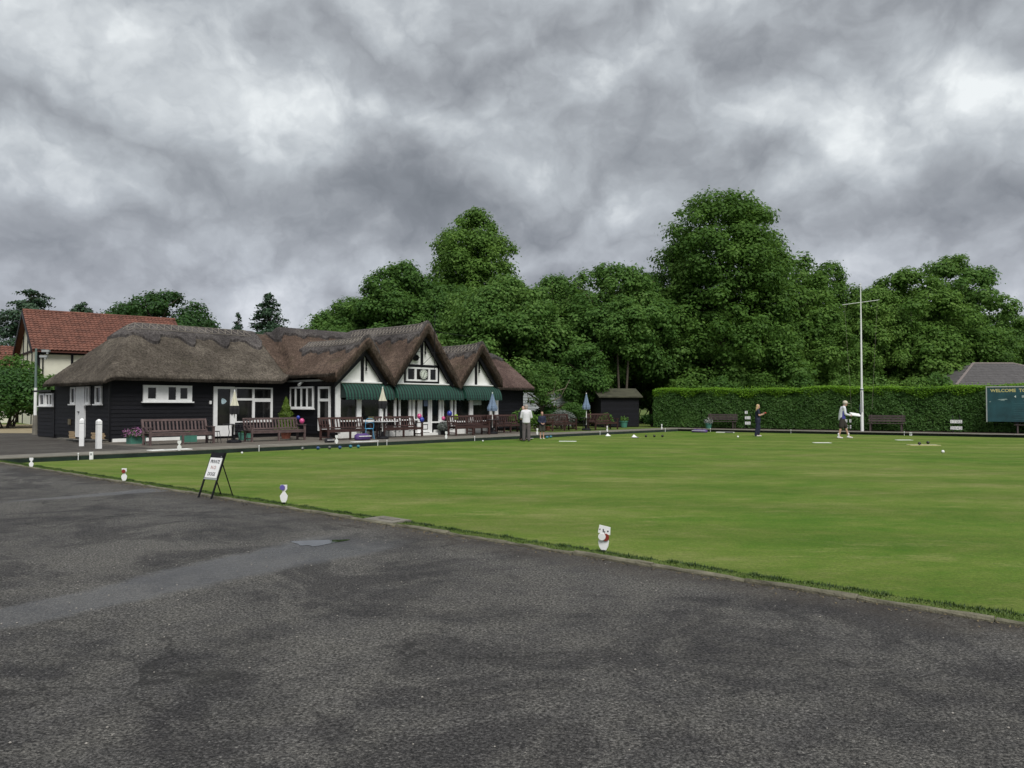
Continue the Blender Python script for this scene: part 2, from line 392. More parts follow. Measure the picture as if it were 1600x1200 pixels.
def turf_mat():
    m = bpy.data.materials.new('mown_turf'); m.use_nodes = True; t = NT(m.node_tree); bs = m.node_tree.nodes['Principled BSDF']
    o = world_xy(t)
    a1 = t.noise(o, .16, 5, .6, .5); a2 = t.noise(t.scale(o, (.75, 1.25, 1)), .55, 7, .68, .4); a3 = t.noise(t.scale(o, (.8, 1.3, 1)), 2.6, 6, .75)
    f = t.m('ADD', t.m('MULTIPLY', a1, .34), t.m('MULTIPLY', a2, .42)); f = t.m('ADD', f, t.m('MULTIPLY', a3, .30))
    c = t.ramp(f, [(.34, (.045, .114, .009)), (.45, (.073, .141, .014)), (.54, (.112, .163, .026)), (.66, (.180, .195, .062))])
    dry = t.rng(t.noise(t.scale(t.vm('ADD', o, (5, 9, 0)), (.6, 1.6, 1)), .8, 8, .85), .52, .68, 0, .55, True)
    c = t.mix(dry, c, (.24, .235, .09))
    sep = t.n('ShaderNodeSeparateXYZ'); t.link(o, sep.inputs[0])
    st = t.m('SINE', t.m('MULTIPLY', t.m('ADD', t.m('MULTIPLY', sep.outputs[0], .27), t.m('MULTIPLY', sep.outputs[1], .96)), 2.3))
    sv = t.rng(st, -.5, .5, .94, 1.06, True); kk = t.n('ShaderNodeCombineColor'); [t.link(sv, kk.inputs[i]) for i in range(3)]
    c = t.mix(1.0, c, kk.outputs[0], 'MULTIPLY')
    fine = t.m('ADD', t.m('MULTIPLY', t.noise(o, 90, 3, .8), .5), t.m('MULTIPLY', t.noise(t.scale(o, (1, 1.5, 1)), 26, 4, .7), .5)); fv = t.rng(fine, .34, .66, .55, 1.45); k2 = t.n('ShaderNodeCombineColor'); [t.link(fv, k2.inputs[i]) for i in range(3)]
    c = t.mix(1.0, c, k2.outputs[0], 'MULTIPLY')
    t.link(c, bs.inputs['Base Color']); bs.inputs['Roughness'].default_value = .9; bs.inputs['Specular IOR Level'].default_value = .15
    bn = t.n('ShaderNodeBump'); bn.inputs['Strength'].default_value = .8; bn.inputs['Distance'].default_value = .02
    t.link(t.m('ADD', fine, t.noise(o, 9, 4, .7)), bn.inputs['Height']); t.link(bn.outputs[0], bs.inputs['Normal'])
    return m

def simple_ground(name, stops, scale, fine=30):
    m = bpy.data.materials.new(name); m.use_nodes = True; t = NT(m.node_tree); bs = m.node_tree.nodes['Principled BSDF']
    o = world_xy(t); f = t.m('ADD', t.m('MULTIPLY', t.noise(o, scale, 6, .65), .7), t.m('MULTIPLY', t.noise(o, fine, 4, .7), .3))
    t.link(t.ramp(f, stops), bs.inputs['Base Color']); bs.inputs['Roughness'].default_value = .92; bs.inputs['Specular IOR Level'].default_value = .2
    bn = t.n('ShaderNodeBump'); bn.inputs['Strength'].default_value = .6; bn.inputs['Distance'].default_value = .015
    t.link(t.noise(o, fine, 4, .7), bn.inputs['Height']); t.link(bn.outputs[0], bs.inputs['Normal']); return m

asphalt_m = asphalt_mat(); turf_m = turf_mat()
lawn_m = simple_ground('rough_lawn', [(.35, (.045, .075, .014)), (.5, (.085, .125, .024)), (.65, (.15, .165, .05))], 1.2)
gravel_m = simple_ground('gravel', [(.35, (.20, .165, .10)), (.6, (.34, .28, .18))], 2, 40)
tarpath_m = simple_ground('worn_terrace', [(.35, (.085, .076, .064)), (.5, (.125, .110, .092)), (.65, (.165, .147, .125))], 1.1, 25)

SK = .155                        # the far side of the green runs slightly askew
B_ = (35.6, 0); C_ = (35.6 + 38 * SK, -38); D_ = (0, -38)
def sheet(name, pts, z, m, kind='structure'):
    mb = MB(); mb.add([W(u, v_, z) for u, v_ in pts], [tuple(range(len(pts)))]); o = mb.build(name, m); tag(o, kind=kind); return o
# surrounding ground: ring around the sunken green
ring = MB(); outer = [(-900, 900), (900, 900), (900, -900), (-900, -900)]; inner = [(NE, 0), B_, C_, (NE, -38)]
ring.add([W(u, v_, -.008) for u, v_ in outer + inner], [(0, 1, 5, 4), (1, 2, 6, 5), (2, 3, 7, 6), (3, 0, 4, 7)])
tag(ring.build('ground', lawn_m), kind='structure')
sheet('asphalt_yard', [(-60, 40), (NE - .05, 40), (NE - .05, -60), (-60, -60)], 0, asphalt_m)
sheet('asphalt_apron', [(NE - .05, 40), (5.2, 40), (5.2, 1.55), (NE - .05, 1.55)], 0, asphalt_m)
sheet('asphalt_apron', [(5.2, 26), (12, 26), (12, 8.0), (5.2, 8.0)], 0, asphalt_m)
gd = MB(); gd.add([(-40, 42, .006), (-24.2, 41.0, .006), (-22, 60, .006), (-46, 58, .006)], [(0, 1, 2, 3)]); tag(gd.build('gravel_drive', gravel_m), kind='structure')
sheet('terrace', [(5.2, 8.0), (26.2, 8.0), (26.2, 1.55), (5.2, 1.55)], 0, tarpath_m)
sheet('bowling_green', [(NE + .30, -.12), (B_[0] - .15, -.12), (C_[0] - .2, -38), (NE + .30, -38)], -.12, turf_m)
# ditch floor and banks
dm = MB()
dm.add([W(*p) for p in [(NE, 0, -.2), (35.6, 0, -.2), (C_[0], -38, -.2), (NE, -38, -.2)]], [(0, 1, 2, 3)])
tag(dm.build('ditch_floor', bankm), kind='structure')
bk = MB()
for (a, b2) in (((NE, 0), B_), (B_, C_)):
    p = [W(a[0], a[1], -.2), W(b2[0], b2[1], -.2), W(b2[0], b2[1], 0.0), W(a[0], a[1], 0.0)]
    bk.add(p, [(0, 1, 2, 3)])
tag(bk.build('ditch_bank', bankm), kind='structure')
# timber edging board along the top of the banks
eb = MB()
eb.box(NE, 35.55, .0, .06, -.03, .022)
o = eb.build('bank_edging', concrete); o.matrix_world = FR; tag(o, kind='structure')

# concrete slab path along the clubhouse side and hedge side
pth = MB(); pth.box(NE - .05, 38, .06, 1.55, -.05, .002); o = pth.build('path', concrete); o.matrix_world = FR; tag(o, kind='structure'); path = o
slab_me = None
for i in range(42):
    u0 = NE - .05 + i * .9
    if u0 > 37: break
    if slab_me is None:
        s = MB(); s.box(0, .885, .07, 1.54, 0.003, .018)
        so = s.build('paving_slab', concrete, path); slab_me = so.data
    else:
        so = bpy.data.objects.new('paving_slab', slab_me); col.objects.link(so); so.parent = path
    so.location = (u0, 0, random.uniform(-.003, .004))
ang_f = math.atan(SK)
FAR = Matrix.Translation(W(B_[0], 0)) @ Matrix.Rotation(ALPHA - math.pi / 2 + ang_f, 4, 'Z')   # x along the far side (towards the right), y outward
pth2 = MB(); pth2.box(0, 40, .0, 1.3, -.06, .004); o = pth2.build('far_path', concrete); o.matrix_world = FAR; tag(o, kind='structure'); fpath = o
for i in range(44):
    so = bpy.data.objects.new('paving_slab', slab_me); col.objects.link(so); so.parent = fpath
    so.location = (i * .9, -.15, random.uniform(-.001, .004)); so.scale = (1, .95, 1)
sb_ = MB(); sb_.box(0, 40, 1.3, 4.2, -.05, .006); o = sb_.build('hedge_border', soil); o.matrix_world = FAR; tag(o, kind='structure')

# kerb of edging stones along the near side
kerb = thing('kerb', None, None, W(NE, 0)); kerb.rotation_euler = (0, 0, ALPHA); kerb['kind'] = 'structure'
kr = random.Random(3); kme = []
for v in range(5):
    k = MB(); n = 6; r_ = random.Random(v)
    for j in range(n):
        y0 = -.905 + .9 * j / n; y1 = -.905 + .9 * (j + 1) / n
    sec = [(-.068, -.10), (-.068, .016), (-.056, .030), (-.016, .032), (-.004, .020), (-.004, -.1)]
    vs = []
    for j in range(n + 1):
        y = -.903 + .895 * j / n
        for (x, z) in sec: vs.append((x + r_.uniform(-.006, .006), y, z + (r_.uniform(-.010, .005) if z > 0 else 0)))
    m_ = len(sec); fs = [(j * m_ + i, j * m_ + i + 1, (j + 1) * m_ + i + 1, (j + 1) * m_ + i) for j in range(n) for i in range(m_ - 1)]
    fs += [tuple(range(m_)), tuple(n * m_ + i for i in range(m_))]
    k.add(vs, fs); kme.append(k)
kms = []
for j in range(44):
    if j < 5:
        so = kme[j].build('kerb_stone', stone_k, kerb); kms.append(so.data)
    else:
        so = bpy.data.objects.new('kerb_stone', kms[j % 5]); col.objects.link(so); so.parent = kerb
    so.location = (kr.uniform(-.006, .006), -j * .905, kr.uniform(-.008, .006)); so.rotation_euler = (0, 0, kr.uniform(-.006, .006))

strip = MB(); strip.add([W(*p) for p in [(NE - .003, 0, .004), (NE + .27, 0, -.004), (NE + .27, -40, -.004), (NE - .003, -40, .004)]], [(0, 1, 2, 3)])
strip.add([W(*p) for p in [(NE + .27, 0, -.004), (NE + .30, 0, -.2), (NE + .30, -40, -.2), (NE + .27, -40, -.004)]], [(0, 1, 2, 3)])
tag(strip.build('grass_verge', lawn_m), kind='structure')

def blades(name, n, u0, u1, w0, w1, z, h, wd, m, seed, label, bend=.4, dens=None):
    rng = np.random.default_rng(seed)
    t = rng.random(n) ** 1.0
    ww = w0 + (w1 - w0) * t
    if dens: ww = w0 + (w1 - w0) * (1 - rng.random(n) ** dens)
    u = rng.uniform(u0, u1, n) + .02 * np.sin(ww * 5)
    clump = .35 + .9 * (np.sin(ww * 3.1) * np.sin(ww * 7.7 + 1) * np.sin(ww * 19 + 2) * .5 + .5)
    P = np.stack([u, ww, np.full(n, z)], 1); hh = h * rng.uniform(.4, 1.3, n) * clump
    d = rng.normal(size=(n, 2)); d /= np.linalg.norm(d, axis=1, keepdims=True)
    s = np.stack([-d[:, 1], d[:, 0], np.zeros(n)], 1) * (wd * rng.uniform(.6, 1.3, n))[:, None]
    tip = P + np.stack([d[:, 0] * hh * bend, d[:, 1] * hh * bend, hh], 1)
    V = np.stack([P - s, P + s, tip], 1).reshape(-1, 3)
    ca, sa = math.cos(ALPHA), math.sin(ALPHA)
    X = A.x + V[:, 0] * ca - V[:, 1] * sa; Y = A.y + V[:, 0] * sa + V[:, 1] * ca
    o = npmesh(name, np.stack([X, Y, V[:, 2]], 1), 3, m); tag(o, label, 'grass', kind='stuff'); return o
blades('verge_grass', 30000, NE, NE + .25, -.2, -26, 0, .022, .004, leaf_fringe, 1, 'short weedy grass growing between kerb and ditch', .8)
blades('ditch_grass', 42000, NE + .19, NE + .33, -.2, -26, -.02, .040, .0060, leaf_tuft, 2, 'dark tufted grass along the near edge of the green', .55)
# weeds and leaves fallen beside the kerb
rng = np.random.default_rng(9); n = 900
uu = NE - .07 - np.abs(rng.normal(0, .10, n)); ww = rng.uniform(-26, -6, n)
Cc = np.stack([A.x + uu * math.cos(ALPHA) - ww * math.sin(ALPHA), A.y + uu * math.sin(ALPHA) + ww * math.cos(ALPHA), np.full(n, .006)], 1)
Nn = np.stack([rng.normal(0, .35, n), rng.normal(0, .35, n), np.ones(n)], 1)
deb = mat('dead_leaf', (.13, .10, .055), .8, .4, 20, rand=.2)
tag(npmesh('leaf_litter', leaf_quads(Cc, Nn, .012, rng), 4, deb), 'tiny dead leaves and grit gathered along the kerb', 'litter', kind='stuff')
n = 420; X = rng.uniform(-4, 5, n); Y = rng.uniform(2.2, 9, n)
gr = MB()
for x, y in zip(X, Y):
    u_ = (x - A.x) * math.cos(ALPHA) + (y - A.y) * math.sin(ALPHA)
    if u_ > NE - .12: continue
    s = rng.uniform(.003, .0075); gr.lathe([(s * .6, 0), (s, s * .5), (s * .5, s)], 5, (x, y, 0))
tag(gr.build('loose_grit', mat('pale_grit', (.30, .28, .25), .9, .3, 40)), 'loose pale grit scattered over the asphalt', 'grit', kind='stuff')

# puddle: a thin sheet of standing water in the damp channel
pm = bpy.data.materials.new('water'); pm.use_nodes = True; pb = pm.node_tree.nodes['Principled BSDF']
pb.inputs['Base Color'].default_value = (.02, .02, .02, 1); pb.inputs['Roughness'].default_value = .02; pb.inputs['IOR'].default_value = 1.33
pb.inputs['Specular IOR Level'].default_value = .6
pp = MB(); pr = random.Random(2)
pts = []
prc = [(-2.42, 8.66), (-2.2, 8.70), (-1.98, 8.75), (-1.76, 8.78), (-1.82, 8.66), (-1.93, 8.52), (-2.0, 8.40), (-2.08, 8.33), (-2.14, 8.42), (-2.22, 8.36), (-2.26, 8.47), (-2.33, 8.55)]
for k in range(26):
    f = k / 26 * 12; i = int(f); p0, p1 = prc[i], prc[(i + 1) % 12]; f -= i
    pts.append((p0[0] + (p1[0] - p0[0]) * f + pr.uniform(-.012, .012), p0[1] + (p1[1] - p0[1]) * f + pr.uniform(-.012, .012), .003))
pp.add(pts, [tuple(range(26))]); tag(pp.build('puddle_water', pm), kind='structure')

# concrete drain cover set into the verge
dc = thing('drain_cover', 'pale worn concrete slab set into the verge beside the kerb', 'slab', W(NE + .04, -16.75, 0), ALPHA)
s = MB(); s.box(-.02, .30, -.28, .28, -.06, .022); s.build('slab', concrete, dc)
s = MB(); s.box(.10, .22, -.16, .12, .0225, .030); s.build('lid', concrete, dc)
wslab = thing('white_slab', 'white slab lying on the path above the ditch', 'slab', W(4.9, .55, .02), ALPHA)
s = MB(); s.box(-.65, .65, -.2, .2, 0, .02); s.build('slab', offwhite, wslab); s = MB(); s.box(-.18, .18, -.08, .08, .02, .03); s.build('handle_plate', galv, wslab)
wslab = thing('white_slab', 'long white board lying on the path before the third bench', 'slab', W(12.6, .5, .02), ALPHA)
s = MB(); s.box(-.6, .6, -.12, .12, 0, .02); s.build('slab', offwhite, wslab); s = MB(); s.box(-.15, .15, -.06, .06, .02, .03); s.build('handle_plate', galv, wslab)

# ------------------------------------------------------------------ CLUBHOUSE
OFF = (14, 8, 0)
club = thing('clubhouse', 'black weatherboarded bowls clubhouse with thatched roof and three white gables', 'building', W(OFF[0], OFF[1]), ALPHA)
FRONT = lambda y: (lambda s, z, d: (s, y - d, z))       # wall facing the green; d = outwards
SIDE = lambda x: (lambda s, z, d: (x - d, s, z))        # wall facing left (towards -u)
def fb_(mb, F, s0, s1, z0, z1, d0, d1):
    return mb.prism([(s0, z0), (s1, z0), (s1, z1), (s0, z1)], F, d0, d1)
def part(mb, name, m, par=None, label=None, smooth=False):
    o = mb.build(name, m, par if par is not None else club, OFF, smooth)
    if label: o['label'] = label
    return o
# wall cores
core = MB()
core.box(5.93, 14.05, 7.98, 14.05, 0, 2.75); core.box(5.95, 9, 14.05, 16.25, 0, 2.05)
core.box(14.05, 24.2, 4.33, 14.9, 0, 2.62); core.box(24.2, 28.75, 6.53, 11.6, 0, 2.5)
part(core, 'wall', black_p)
def boards(F, s0, s1, z0, z1, h=.165):
    z = z0; i = 0
    while z < z1 - .02:
        zt = min(z + h, z1); mb = MB(); j = random.uniform(-.003, .003)
        # wedge section: thick at the bottom, thin at the top
        vs = [F(s0, z, 0), F(s1, z, 0), F(s1, z, .035 + j), F(s0, z, .035 + j), F(s0, zt + .02, 0), F(s1, zt + .02, 0), F(s1, zt + .02, .012), F(s0, zt + .02, .012)]
        mb.add(vs, [(0, 1, 2, 3), (4, 5, 6, 7), (0, 1, 5, 4), (3, 2, 6, 7), (0, 3, 7, 4), (1, 2, 6, 5)])
        part(mb, 'weatherboard', black_t); z += h
boards(FRONT(7.98), 5.9, 14.05, .14, 2.5)
boards(SIDE(5.93), 7.98, 14.05, .16, 2.5)
boards(SIDE(5.95), 14.07, 16.25, .05, 2.0)
boards(SIDE(14.05), 4.36, 7.96, .16, 2.4)
boards(FRONT(6.53), 24.22, 28.75, .1, 2.5)
for bx_ in ((5.86, 5.93, 7.92, 7.98, .05, 2.5), (5.88, 5.95, 14.02, 14.08, 0, 2.1), (28.75, 28.8, 6.46, 6.53, .05, 2.4)): cb = MB(); cb.box(*bx_); part(cb, 'corner_board', black_p)
an = MB(); an.box(5.75, 9.1, 14.08, 16.4, 2.05, 2.13); part(an, 'flat_roof', black_p)
# plinth
pl = MB(); fb_(pl, FRONT(7.98), 6.0, 10.1, 0, .13, 0, .10); part(pl, 'plinth', offwhite)
pl = MB(); fb_(pl, FRONT(4.33), 14.06, 18.55, 0, .26, 0, .06); fb_(pl, FRONT(4.33), 19.7, 24.2, 0, .24, 0, .06); part(pl, 'plinth', offwhite)
pl = MB(); fb_(pl, SIDE(5.93), 8.1, 13.0, 0, .04, 0, .25); part(pl, 'plinth', concrete)
for (a, b2) in ((11.5, 12.2), (8.35, 9.75)):
    mb = MB()
    for r_ in range(4):
        s = a + (.1 if r_ % 2 else 0)
        while s < b2 - .1: fb_(mb, SIDE(5.93), s, min(s + .21, b2), .05 + r_ * .075, .05 + r_ * .075 + .065, .03, .06); s += .22
    part(mb, 'brick_panel', brick_t)

def window(F, s0, s1, z0, z1, lights, fw=.06, d=.07, sill=True, mm=white, base=0.03, transom=None):
    """frame ring + mullions with each pane a sub-part; lights: list of (a,b[,za,zb])"""
    fr = MB()
    L = [(l[0], l[1], l[2] if len(l) > 2 else z0 + fw, l[3] if len(l) > 3 else z1 - fw) for l in lights]
    # build the frame from a grid of boxes: everything that is not a light
    xs = sorted({s0, s1} | {round(l[0], 4) for l in L} | {round(l[1], 4) for l in L})
    zs = sorted({z0, z1} | {round(l[2], 4) for l in L} | {round(l[3], 4) for l in L})
    for i in range(len(xs) - 1):
        for j in range(len(zs) - 1):
            cx = (xs[i] + xs[i + 1]) / 2; cz = (zs[j] + zs[j + 1]) / 2
            if any(l[0] < cx < l[1] and l[2] < cz < l[3] for l in L): continue
            fb_(fr, F, xs[i], xs[i + 1], zs[j], zs[j + 1], base, base + d)
    if sill: fb_(fr, F, s0 - .06, s1 + .06, z0 - .05, z0 - .002, base, base + d + .07)
    wo_ = part(fr, 'window', mm)
    for l in L:
        p = MB(); fb_(p, F, l[0] + .001, l[1] - .001, l[2] + .001, l[3] - .001, base - .005, base + .022); part(p, 'pane', glass, wo_)
    return wo_
F1 = FRONT(7.98)
window(F1, 7.16, 9.2, 1.60, 2.27, [(7.35, 7.68, 1.72, 2.17), (8.19, 8.51, 1.67, 2.20), (8.69, 9.0, 1.72, 2.17)])
window(F1, 11.16, 13.02, .68, 2.24, [(11.24, 12.0, .74, 1.66), (11.24, 12.0, 1.76, 2.18), (12.12, 12.92, .80, 1.60), (12.1, 12.94, 1.76, 2.18)], sill=False)
# glazed door in the wing
dr = MB(); 
for a in ((10.17, 10.34, .1, 2.26), (10.94, 11.14, .1, 2.26), (10.34, 10.94, 2.16, 2.26), (10.34, 10.94, .1, .56)): fb_(dr, F1, a[0], a[1], a[2], a[3], .03, .10)
door = part(dr, 'door', white); p = MB(); fb_(p, F1, 10.341, 10.939, .561, 2.159, .025, .05); part(p, 'pane', glass, door)
cr = MB(); cr.lathe([(.10, 0), (.125, .004), (.06, .008)], 9, (0, 0, 0), 3, .18, M=Matrix.Translation((10.64, 7.93, 1.62)) @ Matrix.Rotation(R(90), 4, 'X')); part(cr, 'round_emblem', mat('pale_blue_print', (.42, .55, .60), .6, .3, 14), door)
dh = MB(); dh.box(10.96, 11.04, 7.84, 7.88, 1.05, 1.1); part(dh, 'handle', steel_dark, door)
lt = MB(); lt.box(9.98, 10.06, 7.86, 7.93, 1.5, 1.64); part(lt, 'wall_light', white)
# end wall: small windows and a white door
S1 = SIDE(5.93)
for a, b2 in ((11.45, 12.0), (9.95, 10.3), (8.7, 9.32)):
    window(S1, a, b2, 1.50, 2.22, [(a + .09, b2 - .09)], fw=.07)
window(SIDE(5.95), 15.25, 15.95, 1.42, 1.98, [(15.33, 15.87)], fw=.07)
window(SIDE(5.95), 14.2, 15.1, 1.42, 1.98, [(14.28, 14.6), (14.68, 15.02)], fw=.07)
d2 = MB(); fb_(d2, S1, 10.42, 11.36, .12, 2.22, .03, .10); door2 = part(d2, 'door', white, label='plain white side door')
h2 = MB(); h2.box(5.78, 5.83, 10.9, 11.05, 1.15, 1.19); part(h2, 'letter_plate', steel_dark, door2)
mt = MB(); fb_(mt, S1, 12.05, 12.25, .62, .86, .03, .09); part(mt, 'meter_box', mat('dull_brass', (.12, .10, .06), .5))
# return wall: four-light window, narrow glazed panel, gutter
S2 = SIDE(14.05)
window(S2, 6.06, 8.0, 1.30, 2.30, [(6.14 + i * .465, 6.14 + i * .465 + .385) for i in range(4)], fw=.08, base=.035)
window(S2, 4.78, 5.68, .30, 2.28, [(4.88, 5.58, .4, 1.62), (4.88, 5.58, 1.74, 2.18)], fw=.08, sill=False, base=.035)
gt = MB(); fb_(gt, S2, 5.2, 8.0, 2.52, 2.60, .12, .24); part(gt, 'gutter', galv)
gt = MB(); fb_(gt, S2, 4.5, 8.0, 2.34, 2.52, .035, .10); part(gt, 'fascia', black_p)
sp = MB(); sp.tube([(13.86, 6.7, 2.5), (13.7, 6.6, 2.46)], .03); sp.tube([(13.72, 6.66, 2.47), (13.5, 6.5, 2.36)], [.045, .07]); part(sp, 'floodlight', galv)

# glazed front under the awnings
F2 = FRONT(4.33)
posts = [(13.90, 14.14), (15.02, 15.27), (16.3, 16.5), (16.67, 16.73), (17.17, 17.29), (17.45, 17.54), (18.06, 18.2), (18.28, 18.43), (18.6, 18.76),
         (19.42, 19.52), (20.0, 20.15), (20.22, 20.31), (20.78, 20.93), (21.07, 21.16), (22.1, 22.36), (23.62, 23.75), (24.02, 24.25)]
for a, b2 in posts:
    p = MB(); fb_(p, F2, a, b2, .1 if b2 > 18.5 and a < 19.6 else .26, 2.42, .02, .10); part(p, 'post', white)
head = MB(); fb_(head, F2, 14.14, 24.02, 2.42, 2.50, .02, .13); part(head, 'head_board', white)
sl = MB(); fb_(sl, F2, 14.14, 18.6, .72, .78, .021, .14); fb_(sl, F2, 19.52, 24.02, .58, .65, .021, .14); part(sl, 'sill', white)
pn = MB(); fb_(pn, F2, 14.14, 18.6, .26, .72, .0, .04); fb_(pn, F2, 19.52, 24.02, .24, .58, .0, .04); part(pn, 'base_panel', black_p)
for i in range(len(posts) - 1):
    a, b2 = posts[i][1], posts[i + 1][0]
    if abs(a - 18.76) < .01: continue
    gap = b2 - a
    z0 = .78 if a < 18.6 else .65
    p = MB(); fb_(p, F2, a + .001, b2 - .001, z0, 2.42, .005, .03)
    part(p, 'pane' if gap > .12 else 'infill', glass if gap > .12 else black_p)
# front door
dr = MB()
for a in ((18.78, 18.90, .14, 2.12), (19.28, 19.40, .14, 2.12), (18.90, 19.28, 2.0, 2.12), (18.90, 19.28, .14, .62)): fb_(dr, F2, *a, .03, .09)
door = part(dr, 'door', white, label='white glazed front door'); p = MB(); fb_(p, F2, 18.901, 19.279, .621, 1.999, .03, .05); part(p, 'pane', glass, door)
p = MB()
for a in ((18.93, 19.25, .50, .53), (18.93, 19.25, .27, .30), (18.93, 18.96, .30, .50), (19.22, 19.25, .30, .50)): fb_(p, F2, *a, .09, .10)
part(p, 'flap_frame', black_p, door)
p = MB(); fb_(p, F2, 18.4, 19.7, 0, .11, .0, .34); part(p, 'step', offwhite)
p = MB(); fb_(p, F2, 18.76, 19.42, 2.14, 2.42, .02, .07); part(p, 'door_head', white)
# curtains behind the right hand windows
cu = MB()
for s0, s1 in ((22.4, 23.0), (23.78, 24.0)):
    k = s0
    while k < s1: fb_(cu, F2, k, k + .05, 1.45, 2.3, .0305, .04 + .008 * (int(k * 20) % 2)); k += .056
part(cu, 'curtain', mat('pale_curtain', (.42, .50, .46), .9, .2, 12))
# pale furniture seen behind glass
fu = MB(); fb_(fu, F2, 14.5, 14.95, .78, .92, .031, .05); fb_(fu, F2, 15.7, 16.2, .8, .93, .031, .05); fb_(fu, F2, 16.8, 17.05, .8, .95, .031, .05); part(fu, 'window_seat_back', mat('olive_cushion', (.13, .12, .06), .8, .2))

# gables
GB = [dict(u=15.35, z=4.38, lp=.90, rp=1.20, half=1.45), dict(u=18.9, z=5.28, lp=1.25, rp=1.25, half=2.0), dict(u=22.62, z=4.50, lp=1.22, rp=1.15, half=1.3)]
TH = .44
def under(g, u): return g['z'] - TH - (g['lp'] * (g['u'] - u) if u < g['u'] else g['rp'] * (u - g['u']))
for gi, g in enumerate(GB):
    zb = 2.50; ul = g['u'] - (g['z'] - TH - zb) / g['lp']; ur = g['u'] + (g['z'] - TH - zb) / g['rp']; za = g['z'] - TH
    p = MB(); p.prism([(ul, zb), (ur, zb), (g['u'], za)], F2, -.4, .0); part(p, 'gable_wall', black_p)
    inset = .15
    def ztop(u): return under(g, u) - inset
    def panel(a, b2, z0, z1=None):
        pts = [(a, z0), (b2, z0)]
        tb, ta = ztop(b2), ztop(a)
        if z1 is not None: tb, ta = min(tb, z1), min(ta, z1)
        if tb > z0 + .01: pts.append((b2, tb))
        if z1 is None and a < g['u'] < b2: pts.append((g['u'], ztop(g['u'])))
        if z1 is not None:
            for q in (g['u'] + (g['z'] - TH - inset - z1) / g['rp'], g['u'] - (g['z'] - TH - inset - z1) / g['lp']):
                if a < q < b2: pts.append((q, z1))
        if ta > z0 + .01: pts.append((a, ta))
        q = MB(); q.prism(pts, F2, .002, .04); part(q, 'gable_panel', offwhite)
    il = g['u'] - (g['z'] - TH - inset - zb) / g['lp']; ir = g['u'] + (g['z'] - TH - inset - zb) / g['rp']
    if gi != 1:
        panel(il, g['u'] - .09, zb); panel(g['u'] + .07, ir, zb)
        p = MB(); fb_(p, F2, g['u'] - .09, g['u'] + .07, zb, ztop(g['u']) + .06, .002, .07); part(p, 'timber_post', black_p)
    else:
        zm = 3.30
        panel(il, 17.78, zb); panel(20.02, ir, zb)
        panel(g['u'] - (g['z'] - TH - inset - zm - .1) / g['lp'], g['u'] - .09, zm + .1); panel(g['u'] + .07, g['u'] + (g['z'] - TH - inset - zm - .1) / g['rp'], zm + .1)
        p = MB(); fb_(p, F2, g['u'] - .09, g['u'] + .07, zm + .1, ztop(g['u']) + .06, .002, .07)
        fb_(p, F2, 17.6, 20.2, zm, zm + .1, .002, .08); fb_(p, F2, 17.78, 17.86, zb, zm, .002, .07); fb_(p, F2, 19.94, 20.02, zb, zm, .002, .07)
        part(p, 'timber_frame', black_p)
        window(F2, 17.90, 19.90, 2.60, 3.27, [(18.0, 18.42), (18.54, 19.3), (19.42, 19.8)], fw=.08, sill=False, base=.01)
        # clock
        ck = MB(); M_ = Matrix.Translation((18.92, 4.20, 2.94)) @ Matrix.Rotation(R(90), 4, 'X')
        ck.lathe([(.235, -.03), (.25, -.02), (.25, .03), (.23, .04)], 28, M=M_); clock = part(ck, 'clock', mat('clock_rim', (.10, .11, .10), .5))
        ck = MB(); ck.lathe([(.225, .0401), (.225, .046)], 28, M=M_); part(ck, 'clock_face', mat('clock_face', (.60, .64, .56), .6, .1, 20), clock)
        ck = MB()
        for h in range(12):
            a = math.pi / 6 * h; x, z = 18.92 + .18 * math.sin(a), 2.94 + .18 * math.cos(a)
            ck.box(x - .014, x + .014, 4.145, 4.153, z - .022, z + .022)
        part(ck, 'numeral_marks', black_p, clock)
        ck = MB(); ck.tube([(18.92, 4.14, 2.94), (18.99, 4.14, 3.05)], .011, 5); ck.tube([(18.92, 4.137, 2.94), (18.86, 4.137, 2.80)], .009, 5); part(ck, 'hand', black_p, clock)
        ck = MB(); M2 = Matrix.Translation((18.45, 4.27, 3.72)) @ Matrix.Rotation(R(90), 4, 'X')
        ck.lathe([(.15, 0), (.15, .12), (.11, .14), (.10, .06), (.03, .05)], 18, M=M2); ck.box(18.30, 18.60, 4.10, 4.14, 3.71, 3.75); part(ck, 'fan_vent', black_p)
    # bargeboards under the thatch, at the front
    for sgn, pit in ((-1, g['lp']), (1, g['rp'])):
        L = (za - 2.46) / pit; e = g['u'] + sgn * L
        q = MB(); q.prism([(g['u'], za + .02), (g['u'], za - .26), (e, 2.46 - .26), (e, 2.46 + .02)], F2, .22, .27); part(q, 'bargeboard', black_p)
        q = MB(); q.prism([(g['u'], za + .02), (g['u'], za - .02), (e, 2.44), (e, 2.48)], F2, .0, .22); part(q, 'soffit', black_p)
    q = MB(); q.box(g['u'] + .12, g['u'] + .17, 4.16, 4.21, za - .75, za - .38); q.lathe([(.0, 0), (.05, .03), (.03, .08), (.05, .12), (.01, .2)], 8, (g['u'] + .145, 4.185, za - .95)); part(q, 'pendant', black_p)
# weather vane / aerial with stay over the tall gable
q = MB(); q.tube([(19.25, 3.78, 3.0), (19.25, 3.74, 6.0)], .014, 5); q.tube([(18.2, 3.78, 3.98), (19.9, 3.78, 3.98)], .010, 4); q.tube([(19.25, 3.78, 3.95), (18.75, 4.2, 3.3)], .010, 4)
q.tube([(19.2, 3.76, 5.0), (21.2, 3.3, 4.85)], .008, 4); part(q, 'aerial_mast', steel_dark)

